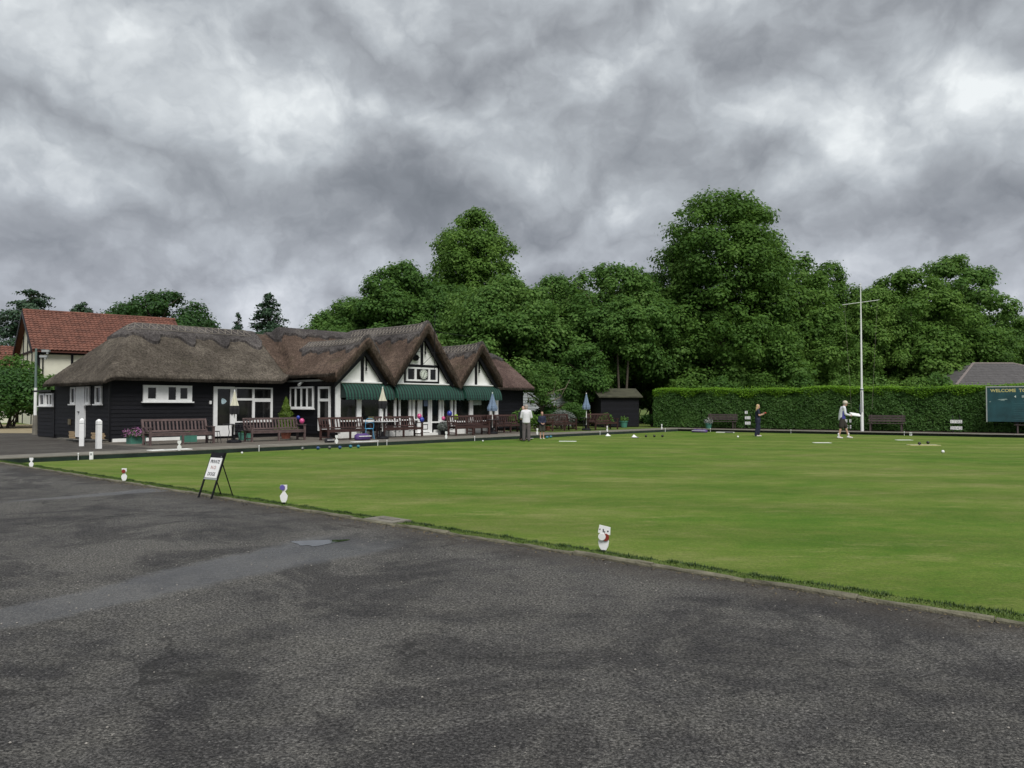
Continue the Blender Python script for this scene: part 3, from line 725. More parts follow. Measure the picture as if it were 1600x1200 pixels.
# awnings
def awning_mat():
    m = bpy.data.materials.new('striped_awning_canvas'); m.use_nodes = True; t = NT(m.node_tree); bs = m.node_tree.nodes['Principled BSDF']
    tc = t.n('ShaderNodeTexCoord'); sp_ = t.n('ShaderNodeSeparateXYZ'); t.link(tc.outputs['Object'], sp_.inputs[0])
    fr = t.m('FRACT', t.m('MULTIPLY', sp_.outputs[0], 1 / .17))
    s = t.rng(t.m('ABSOLUTE', t.m('SUBTRACT', fr, .5)), .20, .27, 0, 1)
    c = t.mix(s, (.004, .015, .013), (.013, .070, .048))
    fine = t.noise(t.scale(tc.outputs['Object'], (3, 1, 1)), 3, 4, .6); k = t.rng(fine, .3, .7, .8, 1.15)
    kk = t.n('ShaderNodeCombineColor'); [t.link(k, kk.inputs[i]) for i in range(3)]
    t.link(t.mix(1.0, c, kk.outputs[0], 'MULTIPLY'), bs.inputs['Base Color']); bs.inputs['Roughness'].default_value = .75
    return m
awn_m = awning_mat()
for k, (a, b2) in enumerate(((14.12, 16.85), (17.02, 21.28), (21.48, 24.1))):
    prof = [(.10, 2.44), (.22, 2.37), (.34, 2.26), (.44, 2.11), (.50, 1.96), (.53, 1.78)]
    mb = MB(); n = int((b2 - a) / .064); vs = []
    for i in range(n + 1):
        u = a + (b2 - a) * i / n; sag = .012 * (i % 2)
        for d, z in prof: vs.append(F2(u, z - .0, d - sag))
        vs.append(F2(u, 1.71 - (.022 if i % 4 in (1, 2) else .0), .53 - sag))
    m_ = len(prof) + 1
    mb.add(vs, [(i * m_ + j, (i + 1) * m_ + j, (i + 1) * m_ + j + 1, i * m_ + j + 1) for i in range(n) for j in range(m_ - 1)])
    for e in (a, b2): mb.add([F2(e, z, d) for d, z in prof] + [F2(e, 1.78, .10)], [tuple(range(len(prof) + 1))])
    aw = part(mb, 'awning', awn_m)
    mb = MB(); mb.tube([F2(a, 1.79, .515), F2(b2, 1.79, .515)], .015, 6); mb.tube([F2(a + .02, 1.79, .51), F2(a + .02, 1.79, .10)], .012, 6); mb.tube([F2(b2 - .02, 1.79, .51), F2(b2 - .02, 1.79, .10)], .012, 6)
    part(mb, 'awning_bar', awn_dark, aw)
    mb = MB(); fb_(mb, F2, a - .03, b2 + .03, 2.445, 2.50, .131, .20); part(mb, 'awning_box', white, aw)
q = MB(); fb_(q, F2, 16.87, 17.0, 1.6, 2.5, .0, .15); fb_(q, F2, 21.30, 21.46, 1.6, 2.5, .0, .15); part(q, 'downpipe', black_p)

# ---- thatch as one height surface over the plan of each block, thick at the eaves
def smax(a, b_, k=.10):
    h = np.clip(.5 + .5 * (a - b_) / k, 0, 1); return b_ * (1 - h) + a * h + k * h * (1 - h)
def sabs(x, e=.16): return np.sqrt(x * x + e * e) - e
def smin(a, b_, k=.25): return -smax(-a, -b_, k)
def roof_z(u, w_):
    u = np.asarray(u, float); w_ = np.asarray(w_, float)
    wing = 4.94 - .765 * sabs(w_ - 10.75, .30)
    wing = smin(wing, 2.46 + 1.08 * (u - 5.45), .35); wing = np.where(u > 16.2, -9, wing)
    main = 5.17 - .86 * sabs(w_ - 10.0, .3) ; main = smin(main, 2.6 + 3.2 * (u - 13.7), .3); main = smin(main, 4.4 + 1.1 * (24.6 - u), .3)
    z = smax(wing, main, .18)
    rw = 4.50 - .72 * sabs(w_ - 9.0, .3); rw = smin(rw, 4.25 + 1.0 * (29.0 - u), .2); rw = np.where(u < 20, -9, rw)
    z = smax(z, rw, .15)
    for g in GB:
        dl = g['lp'] * np.clip(g['u'] - u, 0, None) + g['rp'] * np.clip(u - g['u'], 0, None)
        gz = g['z'] - sabs(dl, .10) - .012 * np.sin(w_ * 1.3)
        flare = .12 * np.exp(-((w_ - 3.75) / .5) ** 2) * np.exp(-dl / .8)
        gz = np.where(w_ < 10.0, gz + flare, -9)
        z = smax(z, gz, .14)
    return z
_rng = np.random.default_rng(4)
def wnoise(u, w_, s, seed):
    r = np.random.default_rng(seed); acc_ = 0
    for i in range(7):
        a = r.uniform(0, 6.28); k = s * r.uniform(.6, 1.7); acc_ = acc_ + np.sin((u * math.cos(a) + w_ * math.sin(a)) * k + r.uniform(0, 6.28))
    return acc_ / 7
def roof_patch(name, u0, u1, w0, w1, m, st=.075):
    nu = int(round((u1 - u0) / st)); nw = int(round((w1 - w0) / st))
    U_, W_ = np.meshgrid(np.linspace(u0, u1, nu + 1), np.linspace(w0, w1, nw + 1), indexing='ij')
    Z = roof_z(U_, W_) + .022 * wnoise(U_, W_, 4.5, 1) + .010 * wnoise(U_, W_, 13, 2) + _rng.normal(0, .006, U_.shape)
    edge = np.minimum(np.minimum(U_ - u0, u1 - U_), np.minimum(W_ - w0, w1 - W_))
    Z = Z - .035 * np.exp(-edge / .05)
    T = .15 + (TH - .15) * np.clip((5.6 - W_) / 1.2, 0, 1) * (U_ > 13) * (U_ < 24.2)
    Bz = Z - T + _rng.normal(0, .010, U_.shape)
    n1, n2 = U_.shape
    jag = _rng.normal(0, .008, (n1, n2, 2)); 
    top = np.stack([U_ + jag[..., 0], W_ + jag[..., 1], Z], -1).reshape(-1, 3); bot = np.stack([U_, W_, Bz], -1).reshape(-1, 3)
    V = np.concatenate([top, bot]); N = n1 * n2
    idx = np.arange(N).reshape(n1, n2)
    a, b_, c, d = idx[:-1, :-1].ravel(), idx[1:, :-1].ravel(), idx[1:, 1:].ravel(), idx[:-1, 1:].ravel()
    faces = [tuple(x) for x in np.stack([a, b_, c, d], 1).tolist()] + [tuple(x) for x in (np.stack([d, c, b_, a], 1) + N).tolist()]
    ring_ = [idx[i, 0] for i in range(n1)] + [idx[n1 - 1, j] for j in range(1, n2)] + [idx[i, n2 - 1] for i in range(n1 - 2, -1, -1)] + [idx[0, j] for j in range(n2 - 2, 0, -1)]
    for i in range(len(ring_)):
        p, q = int(ring_[i]), int(ring_[(i + 1) % len(ring_)]); faces.append((q, p, p + N, q + N))
    mb = MB(); mb.v = [tuple(x) for x in V.tolist()]; mb.f = faces
    o = part(mb, name, m, smooth=True); return o
roofs = [roof_patch('thatched_roof', 5.45, 13.6, 7.45, 14.15, thatch), roof_patch('thatched_roof', 13.6, 24.15, 3.80, 15.1, thatch_gab), roof_patch('thatched_roof', 24.15, 29.25, 5.95, 12.1, thatch_new)]
roofs[0]['label'] = 'long hipped thatch over the left wing'; roofs[1]['label'] = 'thatch over the three gables'; roofs[2]['label'] = 'newer brown thatch over the right end'

# ridge caps: a second coat with scalloped lower edge
def cap(par, t0, t1, L0, amp, per, along, cpos, sides=(1, 1), phase=0, lift=.125):
    nt = max(4, int((t1 - t0) / .06)); ns = 22
    tt = np.linspace(t0, t1, nt + 1); V = []
    for i, t_ in enumerate(tt):
        sc = amp * max(0, math.sin(2 * math.pi * (t_ + phase) / per)) ** .8 + .04 * math.sin(t_ * 9)
        La, Lb = (L0 + sc) * sides[0], (L0 + sc) * sides[1]
        ss = np.concatenate([np.linspace(-La, 0, ns // 2, endpoint=False), np.linspace(0, Lb, ns // 2 + 1)])
        for s_ in ss:
            u, w_ = (t_, cpos + s_) if along == 'u' else (cpos + s_, t_)
            V.append((u, w_, float(roof_z(u, w_)) + lift + .012 * math.sin(t_ * 31 + s_ * 17)))
    m_ = ns + 1; top = V; bot = [(a, b_, c - lift - .03) for a, b_, c in V]
    N = len(V); F = []
    for i in range(nt):
        for j in range(m_ - 1):
            a = i * m_ + j; F.append((a, a + m_, a + m_ + 1, a + 1)); F.append((a + N, a + 1 + N, a + m_ + 1 + N, a + m_ + N))
    for i in range(nt):
        for j in (0, m_ - 1):
            a = i * m_ + j; F.append((a, a + m_, a + m_ + N, a + N))
    for j in range(m_ - 1):
        for i in (0, nt):
            a = i * m_ + j; F.append((a, a + 1, a + 1 + N, a + N))
    mb = MB(); mb.v = top + bot; mb.f = F
    c_ = part(mb, 'ridge_cap', thatch_cap, par, smooth=False)
    return c_
def ligger(par, pts_rows):
    mb = MB()
    for row in pts_rows:
        for p, q in zip(row[:-1], row[1:]): mb.tube([p, q], .011, 4, False)
    o = part(mb, 'hazel_rods', straw_m, par); o['kind'] = 'stuff'; return o
cap(roofs[0], 7.2, 13.58, .95, .50, 1.62, 'u', 10.75, phase=.25)
cap(roofs[1], 14.3, 19.5, .75, .18, 1.3, 'u', 10.0, phase=.4, sides=(.8, 1))
rz_ = lambda u, w_, l=.145: (u, w_, float(roof_z(u, w_)) + l)
for g, L0, w1 in ((GB[0], .62, 8.4), (GB[1], .60, 9.6), (GB[2], .48, 8.6)):
    cap(roofs[1], 3.83, w1, L0, .16, 1.15, 'w', g['u'], phase=.5)
    rows = []
    for sg in (-1, 1):
        w_ = 3.95; row = []
        while w_ < w1: row.append(rz_(g['u'] + sg * (.16 if len(row) % 2 else .40), w_)); w_ += .13
        rows.append(row)
        for off_ in (.12, .44): rows.append([rz_(g['u'] + sg * off_, 3.9 + i * .2) for i in range(int((w1 - 3.9) / .2))])
    ligger(roofs[1], rows)
rows = []
row = []; u = 7.4
while u < 13.3: row.append(rz_(u, 10.75 - (.25 if len(row) % 2 else .62), .15)); u += .16
rows.append(row); rows += [[rz_(7.4 + i * .25, 10.75 - o_, .15) for i in range(24)] for o_ in (.2, .68)]
ligger(roofs[0], rows)
cap(roofs[2], 24.6, 29.1, .62, .15, 1.5, 'u', 9.0)
# ragged reed ends along the eaves
def reed_fringe(par, u0, u1, w_, n, seed, axis='u'):
    r = np.random.default_rng(seed); t = r.uniform(u0, u1, n)
    u = t if axis == 'u' else np.full(n, w_); ww = np.full(n, w_) if axis == 'u' else t
    z = roof_z(u, ww) - .05 - (TH if (axis == 'u' and w_ < 5) else .14) * r.uniform(.05, 1.04, n)
    d = r.uniform(.0, .05, n); c = np.stack([u, ww, z], 1) - np.array(OFF)
    o_ = np.array([0, -1, -.45]) if axis == 'u' else np.array([-1, 0, -.45]); s_ = np.array([.006, 0, 0]) if axis == 'u' else np.array([0, .006, 0])
    tip = c + o_ * d[:, None] + r.normal(0, .006, (n, 3))
    V = np.stack([c - s_, c + s_, tip], 1); o = npmesh('reed_ends', V, 3, thatch, par); o['kind'] = 'stuff'
reed_fringe(roofs[0], 5.5, 13.6, 7.44, 16000, 1); reed_fringe(roofs[0], 7.45, 14.1, 5.44, 9000, 2, 'w')
reed_fringe(roofs[1], 13.62, 24.1, 3.80, 16000, 3); reed_fringe(roofs[2], 24.2, 29.2, 5.94, 6000, 4); reed_fringe(roofs[1], 3.85, 7.6, 13.59, 5000, 5, 'w')

# ------------------------------------------------------------------ HOUSE with red roof
HA = R(38); hx = Vector((math.cos(HA), math.sin(HA), 0)); hy = Vector((-math.sin(HA), math.cos(HA), 0))
house = thing('timbered_house', 'cream half-timbered house with red pantile roof behind the clubhouse', 'house', (-34.05, 57.1, -.18), HA); house.scale = (1.12, 1.12, 1.12)
q = MB(); q.box(0, 9.3, 0, 9, 0, 5.15); q.prism([(0, 5.15), (9, 5.15), (4.5, 7.65)], lambda a, b_, d: (d, a, b_), 0, 9.3); q.build('wall', cream, house)
def tiled_slope(name, par, x0, x1, y0, z0, y1, z1, m, tw=.25, tl=.33, curve=True):
    """slope from eave (y0,z0) to ridge (y1,z1); one joined relief of tiles"""
    L = math.hypot(y1 - y0, z1 - z0); n = int(L / tl); nx = int((x1 - x0) / tw); dy, dz = (y1 - y0) / L, (z1 - z0) / L; ny, nz = -dz, dy
    if nz < 0: ny, nz = -ny, -nz
    mb = MB(); pr_ = [(0, .0), (.3, .045), (.62, .05), (1.0, .0)] if curve else [(0, .0), (.97, .0)]
    for j in range(n):
        s0, s1 = L * j / n, L * (j + 1) / n
        for i in range(nx):
            xa = x0 + i * tw; lift = .035 + random.uniform(0, .012); vs = []
            for fx, h in pr_:
                vs.append((xa + fx * tw, y0 + dy * s0 + ny * (h + lift), z0 + dz * s0 + nz * (h + lift)))
                vs.append((xa + fx * tw, y0 + dy * s1 + ny * h, z0 + dz * s1 + nz * h))
            k = len(vs); fs = [(a, a + 2, a + 3, a + 1) for a in range(0, k - 2, 2)]
            # butt edge
            for a in range(0, k - 2, 2):
                nb = len(vs); vs += [(vs[a][0], vs[a][1] - ny * lift, vs[a][2] - nz * lift), (vs[a + 2][0], vs[a + 2][1] - ny * lift, vs[a + 2][2] - nz * lift)]
                fs.append((a, a + 2, nb + 1, nb))
            mb.add(vs, fs)
    o = mb.build(name, m, par); o['kind'] = 'stuff'; return o
q = MB(); q.prism([(-.45, 4.83), (-.45, 4.95), (4.5, 7.88), (9.45, 4.95), (9.45, 4.83), (4.5, 7.74)], lambda a, b_, d: (d, a, b_), -.35, 9.6); q.build('roof', mat('roof_underlay', (.10, .035, .025), .9), house)
rf = [c for c in house.children if c.name.startswith('roof')][0]
tiled_slope('roof_tiles', rf, -.35, 9.6, -.5, 4.95, 4.5, 7.90, redtile); tiled_slope('roof_tiles', rf, -.35, 9.6, 9.5, 4.95, 4.5, 7.90, redtile)
q = MB()
for i in range(23): q.tube([(-.35 + i * .433, 4.5, 7.93), (-.35 + i * .433 + .42, 4.5, 7.93)], .11, 8)
q.build('ridge_tiles', redtile, rf)
def beam(par, boxes, m=black_p):
    for bx in boxes: q = MB(); q.box(*bx); q.build('timber_beam', m, par)
beam(house, [(-.05, .0, .0, 9.0, 4.95, 5.10), (-.05, 0, -.0, .14, 0, 4.95), (-.05, 0, 2.2, 2.34, 0, 6.3), (-.05, 0, 4.43, 4.57, 2.6, 7.5), (-.05, 0, 6.6, 6.74, 0, 6.3), (-.05, 0, 1.0, 8.0, 2.5, 2.64),
             (.01, 9.2, -.05, 0, 4.72, 4.86), (0, .14, -.05, 0, 0, 4.72), (1.9, 2.04, -.05, 0, 0, 4.72), (3.55, 3.69, -.05, 0, 0, 4.72), (5.9, 6.04, -.05, 0, 0, 4.72), (6.9, 7.04, -.05, 0, 0, 4.72), (0, 9.2, -.052, 0, 2.5, 2.64)])
for sy in (-.5, 9.5):
    q = MB(); q.prism([(sy, 4.7), (sy, 4.95), (4.5, 7.9), (4.5, 7.62)], lambda a, b_, d: (d, a, b_), -.42, -.36); q.build('bargeboard', black_p, house)
def hwin(par, box, axis):
    q = MB(); x0, x1, y0, y1, z0, z1 = box; q.box(*box); fo = q.build('window', black_p, par)
    for k in range(2):
        q = MB()
        if axis == 'x': a = x0 + .08 + k * ((x1 - x0) / 2 - .02); q.box(a, a + (x1 - x0) / 2 - .14, y0 - .012, y0 - .002, z0 + .08, z1 - .08)
        else: a = y0 + .08 + k * ((y1 - y0) / 2 - .02); q.box(x0 - .012, x0 - .002, a, a + (y1 - y0) / 2 - .14, z0 + .08, z1 - .08)
        q.build('pane', mat('house_glass', (.05, .065, .07), .08), fo)
hwin(house, (4.0, 5.7, -.06, 0, 2.9, 4.35), 'x'); hwin(house, (7.4, 8.8, -.06, 0, 2.9, 4.35), 'x'); hwin(house, (-.06, 0, 4.9, 6.5, 3.0, 4.5), 'y')
q = MB(); q.box(2.35, 2.6, -.12, -.0, 2.9, 3.6); q.build('meter_box', galv, house); q = MB(); q.tube([(.3, -.06, 0), (.3, -.06, 4.7)], .04); q.build('downpipe', black_p, house)

h2 = thing('red_roofed_house', 'low house with red tiled roof at the left edge beyond the bushes', 'house', (-48.2, 58.4, 0), R(38)); h2.scale = (1.12, 1.12, 1.12)
q = MB(); q.box(0, 9, 0, 7, 0, 3.4); q.build('wall', cream, h2); q = MB(); q.prism([(-.4, 3.3), (7.4, 3.3), (3.5, 5.7)], lambda a, b_, d: (d, a, b_), -.4, 9.4); rf2 = q.build('roof', mat('roof_underlay', (.1, .035, .025)), h2)
tiled_slope('roof_tiles', rf2, -.4, 9.4, -.4, 3.32, 3.5, 5.74, redtile)

bung = thing('bungalow', 'bungalow with hipped grey slate roof rising above the hedge', 'house', (36.8, 57.0, 0), R(3))
q = MB(); q.box(-5, 6, 0, 8, 0, 2.5); q.build('wall', cream, bung)
q = MB(); e = 2.55; hp = 4.62
q.add([(-5.8, -.6, e), (6.8, -.6, e), (6.8, 8.6, e), (-5.8, 8.6, e), (-1.3, 4, hp), (1.9, 4, hp)], [(0, 1, 5, 4), (1, 2, 5), (2, 3, 4, 5), (3, 0, 4), (0, 3, 2, 1)])
rb = q.build('roof', slate, bung)
# courses of slates on the facing slope
q = MB(); ncs = 15
for j in range(ncs):
    f0, f1 = j / ncs, (j + 1) / ncs; y0, y1 = -.6 + 4.6 * f0, -.6 + 4.6 * f1; z0, z1 = e + (hp - e) * f0, e + (hp - e) * f1
    xa, xb = -5.8 + 4.5 * f0, 6.8 - 4.9 * f0; x = xa + (.15 if j % 2 else 0)
    while x < xb - .3:
        l = .03 + random.uniform(0, .012); q.add([(x, y0, z0 + l), (x + .29, y0, z0 + l), (x + .29, y1, z1 + .008), (x, y1, z1 + .008), (x, y0, z0), (x + .29, y0, z0)], [(0, 1, 2, 3), (0, 1, 5, 4)]); x += .3
o = q.build('slates', slate, rb); o['kind'] = 'stuff'
q = MB()
for a, b_ in (((-5.8, -.6, e), (-1.3, 4, hp)), ((6.8, -.6, e), (1.9, 4, hp)), ((-1.3, 4, hp), (1.9, 4, hp))): q.tube([a, b_], .09, 6)
q.build('hip_tiles', mat('pale_hip_tile', (.19, .16, .15), .8, .2), rb)

# ------------------------------------------------------------------ SHED, FENCE, LAMP POST, BOLLARDS
shed = thing('garden_shed', 'black timber shed with mossy felt roof beside the hedge end', 'shed', (7.2, 52.5, 0), R(10))
q = MB(); q.box(-1.4, 1.2, 0, 2.4, 0, 2.0); q.prism([(0, 2.0), (2.4, 2.0), (1.2, 2.4)], lambda a, b_, d: (d, a, b_), -1.4, 1.2); q.build('wall', black_p, shed)
for i in range(11): q = MB(); q.box(-1.4, 1.2, -.03, -.002, .05 + i * .178, .05 + i * .178 + .168); q.build('board', black_t, shed)
mossf = mat('mossy_felt', (.05, .05, .030), .95, .4, 2.5, .5, 20)
q = MB(); q.prism([(-.25, 1.93), (1.2, 2.48), (2.65, 1.93), (2.65, 2.0), (1.2, 2.56), (-.25, 2.0)], lambda a, b_, d: (d, a, b_), -1.6, 1.4); q.build('roof', mossf, shed)
q = MB(); q.box(1.205, 1.24, .7, 1.5, .1, 1.8); q.build('door', black_t, shed)
q = MB(); q.box(1.245, 1.25, .95, 1.15, 1.0, 1.3); q.build('notice', white, shed)

fen = thing('slatted_fence', 'pale horizontal board fence behind the small gnarled tree', 'fence', (.1, 54.5, 0), R(-3))
for i in range(12): q = MB(); q.box(0, 4.0, 0, .025, .05 + i * .19, .05 + i * .19 + .165); q.build('slat', fence_m, fen)
for x in (.05, 2.0, 3.9): q = MB(); q.box(x - .05, x + .05, .03, .12, 0, 2.36); q.build('fence_post', fence_m, fen)

lp = thing('lamp_post', 'thin post with security camera arms beside the left bushes', 'post', (-23.5, 39.3, 0))
q = MB(); q.tube([(0, 0, 0), (0, 0, .95)], [.13, .11], 10); q.build('base_sleeve', concrete, lp)
q = MB(); q.tube([(0, 0, .95), (0, 0, 2.3)], [.075, .07], 10); q.build('lower_post', offwhite, lp)
q = MB(); q.tube([(0, 0, 2.3), (0, 0, 4.25)], [.06, .05], 10); q.build('post', polegreen, lp)
q = MB(); q.tube([(-.05, 0, 4.15), (.45, 0, 4.2)], .025, 6); q.tube([(.0, 0, 3.85), (.3, 0, 3.88)], .02, 6); q.build('arm', steel_dark, lp)
for x, z in ((.46, 4.13), (.36, 3.86)):
    q = MB(); q.box(x - .16, x + .2, -.07, .07, z - .06, z + .05, M=None); q.lathe([(.05, -.12), (.06, 0)], 10, (x + .1, 0, z - .04)); q.build('camera_head', galv, lp)

for i, (p, lab) in enumerate((((-15.31, 28.4), 'white bollard nearer the white side door of the clubhouse'), ((-13.86, 26.76), 'white bollard nearer the slab path'))):
    bo = thing('bollard', lab, 'bollard', (p[0], p[1], 0), R(20 + i * 30), 'white bollards')
    q = MB(); h = .92
    q.add([(-.075, -.075, 0), (.075, -.075, 0), (.075, .075, 0), (-.075, .075, 0), (-.075, -.075, h), (.075, -.075, h), (.075, .075, h), (-.075, .075, h), (-.02, -.02, h + .07), (.02, -.02, h + .07), (.02, .02, h + .07), (-.02, .02, h + .07)],
          [(0, 1, 5, 4), (1, 2, 6, 5), (2, 3, 7, 6), (3, 0, 4, 7), (4, 5, 9, 8), (5, 6, 10, 9), (6, 7, 11, 10), (7, 4, 8, 11), (8, 9, 10, 11)])
    q.build('post', white, bo); q = MB(); q.box(-.078, .078, -.078, .078, .80, .82); q.build('band', galv, bo)

# coiled hose by the end wall
q = MB(); hr = random.Random(1)
q.tube([(math.cos(a * .55) * (.35 + .012 * a), math.sin(a * .55) * (.2 + .006 * a) , .03 + .002 * a) for a in range(46)], .018, 6)
o = q.build('garden_hose', mat('black_hose', (.03, .03, .028), .5)); o.location = W(5.2, 8.2); tag(o, 'dark coiled hose on the ground by the clubhouse corner', 'hose')

# ------------------------------------------------------------------ BENCHES
def make_bench(label, L=2.4, m=brown_w, mb2=None):
    t = thing('park_bench', label, 'bench', group='slatted park benches facing the green'); hl = L / 2; mb2 = mb2 or m
    leg = MB(); leg.box(-.035, .035, -.035, .035, 0, .62); lo = leg.build('leg', m, t); lo.location = (-hl + .04, -.27, 0)
    c = lo.copy(); col.objects.link(c); c.parent = t; c.location = (hl - .04, -.27, 0)
    if L > 2: c = lo.copy(); col.objects.link(c); c.parent = t; c.location = (0, -.27, 0); c.scale = (1, 1, .66)
    bl = MB(); bl.add([(-.035, .22, 0), (.035, .22, 0), (.035, .29, 0), (-.035, .29, 0), (-.035, .22, .42), (.035, .22, .42), (.035, .29, .42), (-.035, .29, .42), (-.035, .37, .94), (.035, .37, .94), (.035, .43, .92), (-.035, .43, .92)],
                      [(0, 1, 5, 4), (1, 2, 6, 5), (2, 3, 7, 6), (3, 0, 4, 7), (4, 5, 9, 8), (5, 6, 10, 9), (6, 7, 11, 10), (7, 4, 8, 11), (8, 9, 10, 11), (0, 1, 2, 3)])
    lo = bl.build('rear_leg', m, t); lo.location = (-hl + .04, 0, 0); c = lo.copy(); col.objects.link(c); c.parent = t; c.location = (hl - .04, 0, 0)
    q = MB()
    for sx in (-1, 1): q.box(sx * (hl - .04) - .04, sx * (hl - .04) + .04, -.33, .30, .62, .655); q.box(sx * (hl - .04) - .02, sx * (hl - .04) + .02, -.24, .22, .10, .15)
    q.build('armrest', m, t)
    q = MB(); q.box(-hl + .08, hl - .08, -.29, -.25, .33, .42); q.box(-hl + .08, hl - .08, .2, .24, .33, .42); q.build('apron', m, t)
    s0 = MB(); s0.box(-hl + .02, hl - .02, -.036, .036, .425, .445); s0 = s0.build('seat_slat', m, t); s0.location = (0, -.26, 0)
    for k in range(1, 6): c = s0.copy(); col.objects.link(c); c.parent = t; c.location = (0, -.26 + k * .092, 0)
    q = MB(); Mr = Matrix.Translation((0, .375, .90)) @ Matrix.Rotation(R(-12), 4, 'X'); q.box(-hl + .07, hl - .07, -.02, .02, -.04, .04, Mr); q.build('top_rail', mb2, t)
    q = MB(); Mr = Matrix.Translation((0, .285, .50)) @ Matrix.Rotation(R(-12), 4, 'X'); q.box(-hl + .07, hl - .07, -.02, .02, -.03, .03, Mr); q.build('lower_rail', m, t)
    q = MB(); Mr = Matrix.Translation((0, .33, .695)) @ Matrix.Rotation(R(-12), 4, 'X'); q.box(-.032, .032, -.008, .008, -.17, .17, Mr); v0 = q.build('back_slat', mb2, t)
    n = int((L - .3) / .135); xs = [-hl + .17 + (L - .34) * k / (n - 1) for k in range(n)]; v0.location = (xs[0], 0, 0)
    for x in xs[1:]: c = v0.copy(); col.objects.link(c); c.parent = t; c.location = (x, 0, 0)
    return t
BL = [(7.0, 4.35, 'weathered brown slatted bench left of the glazed wing door', 0), (10.95, 4.25, 'weathered slatted bench with a pink balloon tied at its right end', 0),
      (13.55, 3.0, 'dark brown slatted bench in front of the corner of the first gable', 1), (16.75, 3.35, 'dark brown bench under the awning with pink and blue balloon left of the front door', 1),
      (20.6, 2.75, 'dark brown bench right of the front door with a green balloon', 1), (24.4, 3.75, 'brown bench beyond the awnings with green and blue balloons', 1),
      (28.4, 3.3, 'red brown bench on the lawn edge behind the standing child', 1), (31.9, 2.9, 'red brown bench right of the blue parasol table before the shed', 1)]
pa = make_bench(BL[0][2], 2.5, worn_w); pb = make_bench(BL[2][2], 2.3, brown_w)
for i, (u, v_, lab, k) in enumerate(BL):
    o = pa if i == 0 else pb if i == 2 else copy_tree(pb if k else pa)
    o.location = W(u, v_, .0); o.rotation_euler = (0, 0, ALPHA + R(random.uniform(-2, 2))); o['label'] = lab
# extra, further back bench seen behind bench 5
o = copy_tree(pb); o.location = W(22.9, 3.85); o.rotation_euler = (0, 0, ALPHA); o['label'] = 'brown bench close against the clubhouse under the third awning'

def make_hbench(label, loc, rz):
    t = thing('hedge_bench', label, 'bench', loc, rz, 'low benches against the hedge')
    s0 = MB(); s0.box(-.93, .93, -.045, .045, .43, .455); s0 = s0.build('seat_slat', dark_w, t); s0.location = (0, -.2, 0)
    for k in range(1, 4): c = s0.copy(); col.objects.link(c); c.parent = t; c.location = (0, -.2 + k * .12, 0)
    q = MB(); q.box(-.93, .93, .24, .262, -.05, .05); s1 = q.build('back_slat', dark_w, t); s1.location = (0, 0, .58)
    for k in range(1, 3): c = s1.copy(); col.objects.link(c); c.parent = t; c.location = (0, .02 * k, .58 + k * .13)
    for x in (-.78, .78):
        q = MB(); q.box(x - .03, x + .03, -.22, -.16, 0, .43); q.box(x - .03, x + .03, .2, .26, 0, .43); q.box(x - .03, x + .03, .262, .31, .3, .92); q.box(x - .03, x + .03, -.22, .26, .38, .43); q.build('leg', dark_w, t)
    return t
FA = FAR.to_euler().z
make_hbench('dark slatted bench against the hedge left of the woman', FAR @ Vector((1.85, 2.35, 0)), FA)
make_hbench('dark slatted bench against the hedge right of the flagpole', FAR @ Vector((11.1, 2.35, 0)), FA)
make_hbench('dark bench tucked under the green welcome board', FAR @ Vector((18.0, 2.45, 0)), FA)

# ------------------------------------------------------------------ TABLES + PARASOLS
def make_table(label, loc, rz=0, r=.38, h=.70, m=steel_dark):
    t = thing('patio_table', label, 'table', loc, rz, 'small round tables on the terrace')
    q = MB(); q.lathe([(r, 0), (r + .01, .01), (r, .025)], 24, (0, 0, h)); q.build('tabletop', m, t)
    q = MB(); q.tube([(.0, .03, .04), (0, .03, h)], .035, 8); q.build('pedestal', m, t)
    for k in range(3):
        a = 2 * math.pi * k / 3; q = MB(); q.tube([(r * .75 * math.cos(a), r * .75 * math.sin(a), 0), (r * .45 * math.cos(a), r * .45 * math.sin(a), .4), (r * .6 * math.cos(a), r * .6 * math.sin(a), h)], .014, 6); q.build('leg', m, t)
    return t
def make_parasol(label, loc, top_m, low_m, h=2.05, rz=0, ft=.62, rr=.15):
    t = thing('folded_parasol', label, 'parasol', loc, rz, 'folded parasols')
    q = MB(); q.lathe([(.27, 0), (.27, .05), (.22, .10), (.08, .13)], 18); q.lathe([(.05, .13), (.045, .32)], 10); q.build('base', black_p, t)
    q = MB(); q.tube([(0, 0, .1), (0, 0, h)], .021, 8); q.build('pole', offwhite, t)
    q = MB(); q.lathe([(.0, h - .0), (.03, h - .02), (.02, h - .08), (.0, h - .1)], 8); q.build('finial', white, t)
    z1 = h - .07; z0 = h - .95; zm = z1 - (z1 - z0) * ft
    q = MB(); q.lathe([(.022, z1), (rr * .38, z1 - .2), (rr * .75, zm + .12), (rr, zm)], 24, lobes=8, la=.16); q.build('canopy', top_m, t)
    q = MB(); q.lathe([(rr * .98, zm - .002), (rr * 1.1, zm - .12), (rr * .95, z0)], 24, lobes=8, la=.22); q.build('canopy_hem', low_m, t)
    return t
make_table('small dark round table in front of the wing door', W(8.95, 4.0)); make_parasol('folded cream and black parasol before the wing door', W(8.98, 3.95), cream_c, black_c, 2.05)
make_table('small dark round table beside the third bench', W(14.95, 2.55)); make_parasol('folded cream and black parasol in front of the first awning', W(15.0, 2.4), cream_c, black_c, 2.25)
make_table('small dark table under the third awning', W(22.4, 3.0)); make_parasol('folded blue grey parasol in front of the third awning', W(22.45, 2.95), blue_c, blue_c, 2.1, ft=.72, rr=.2)
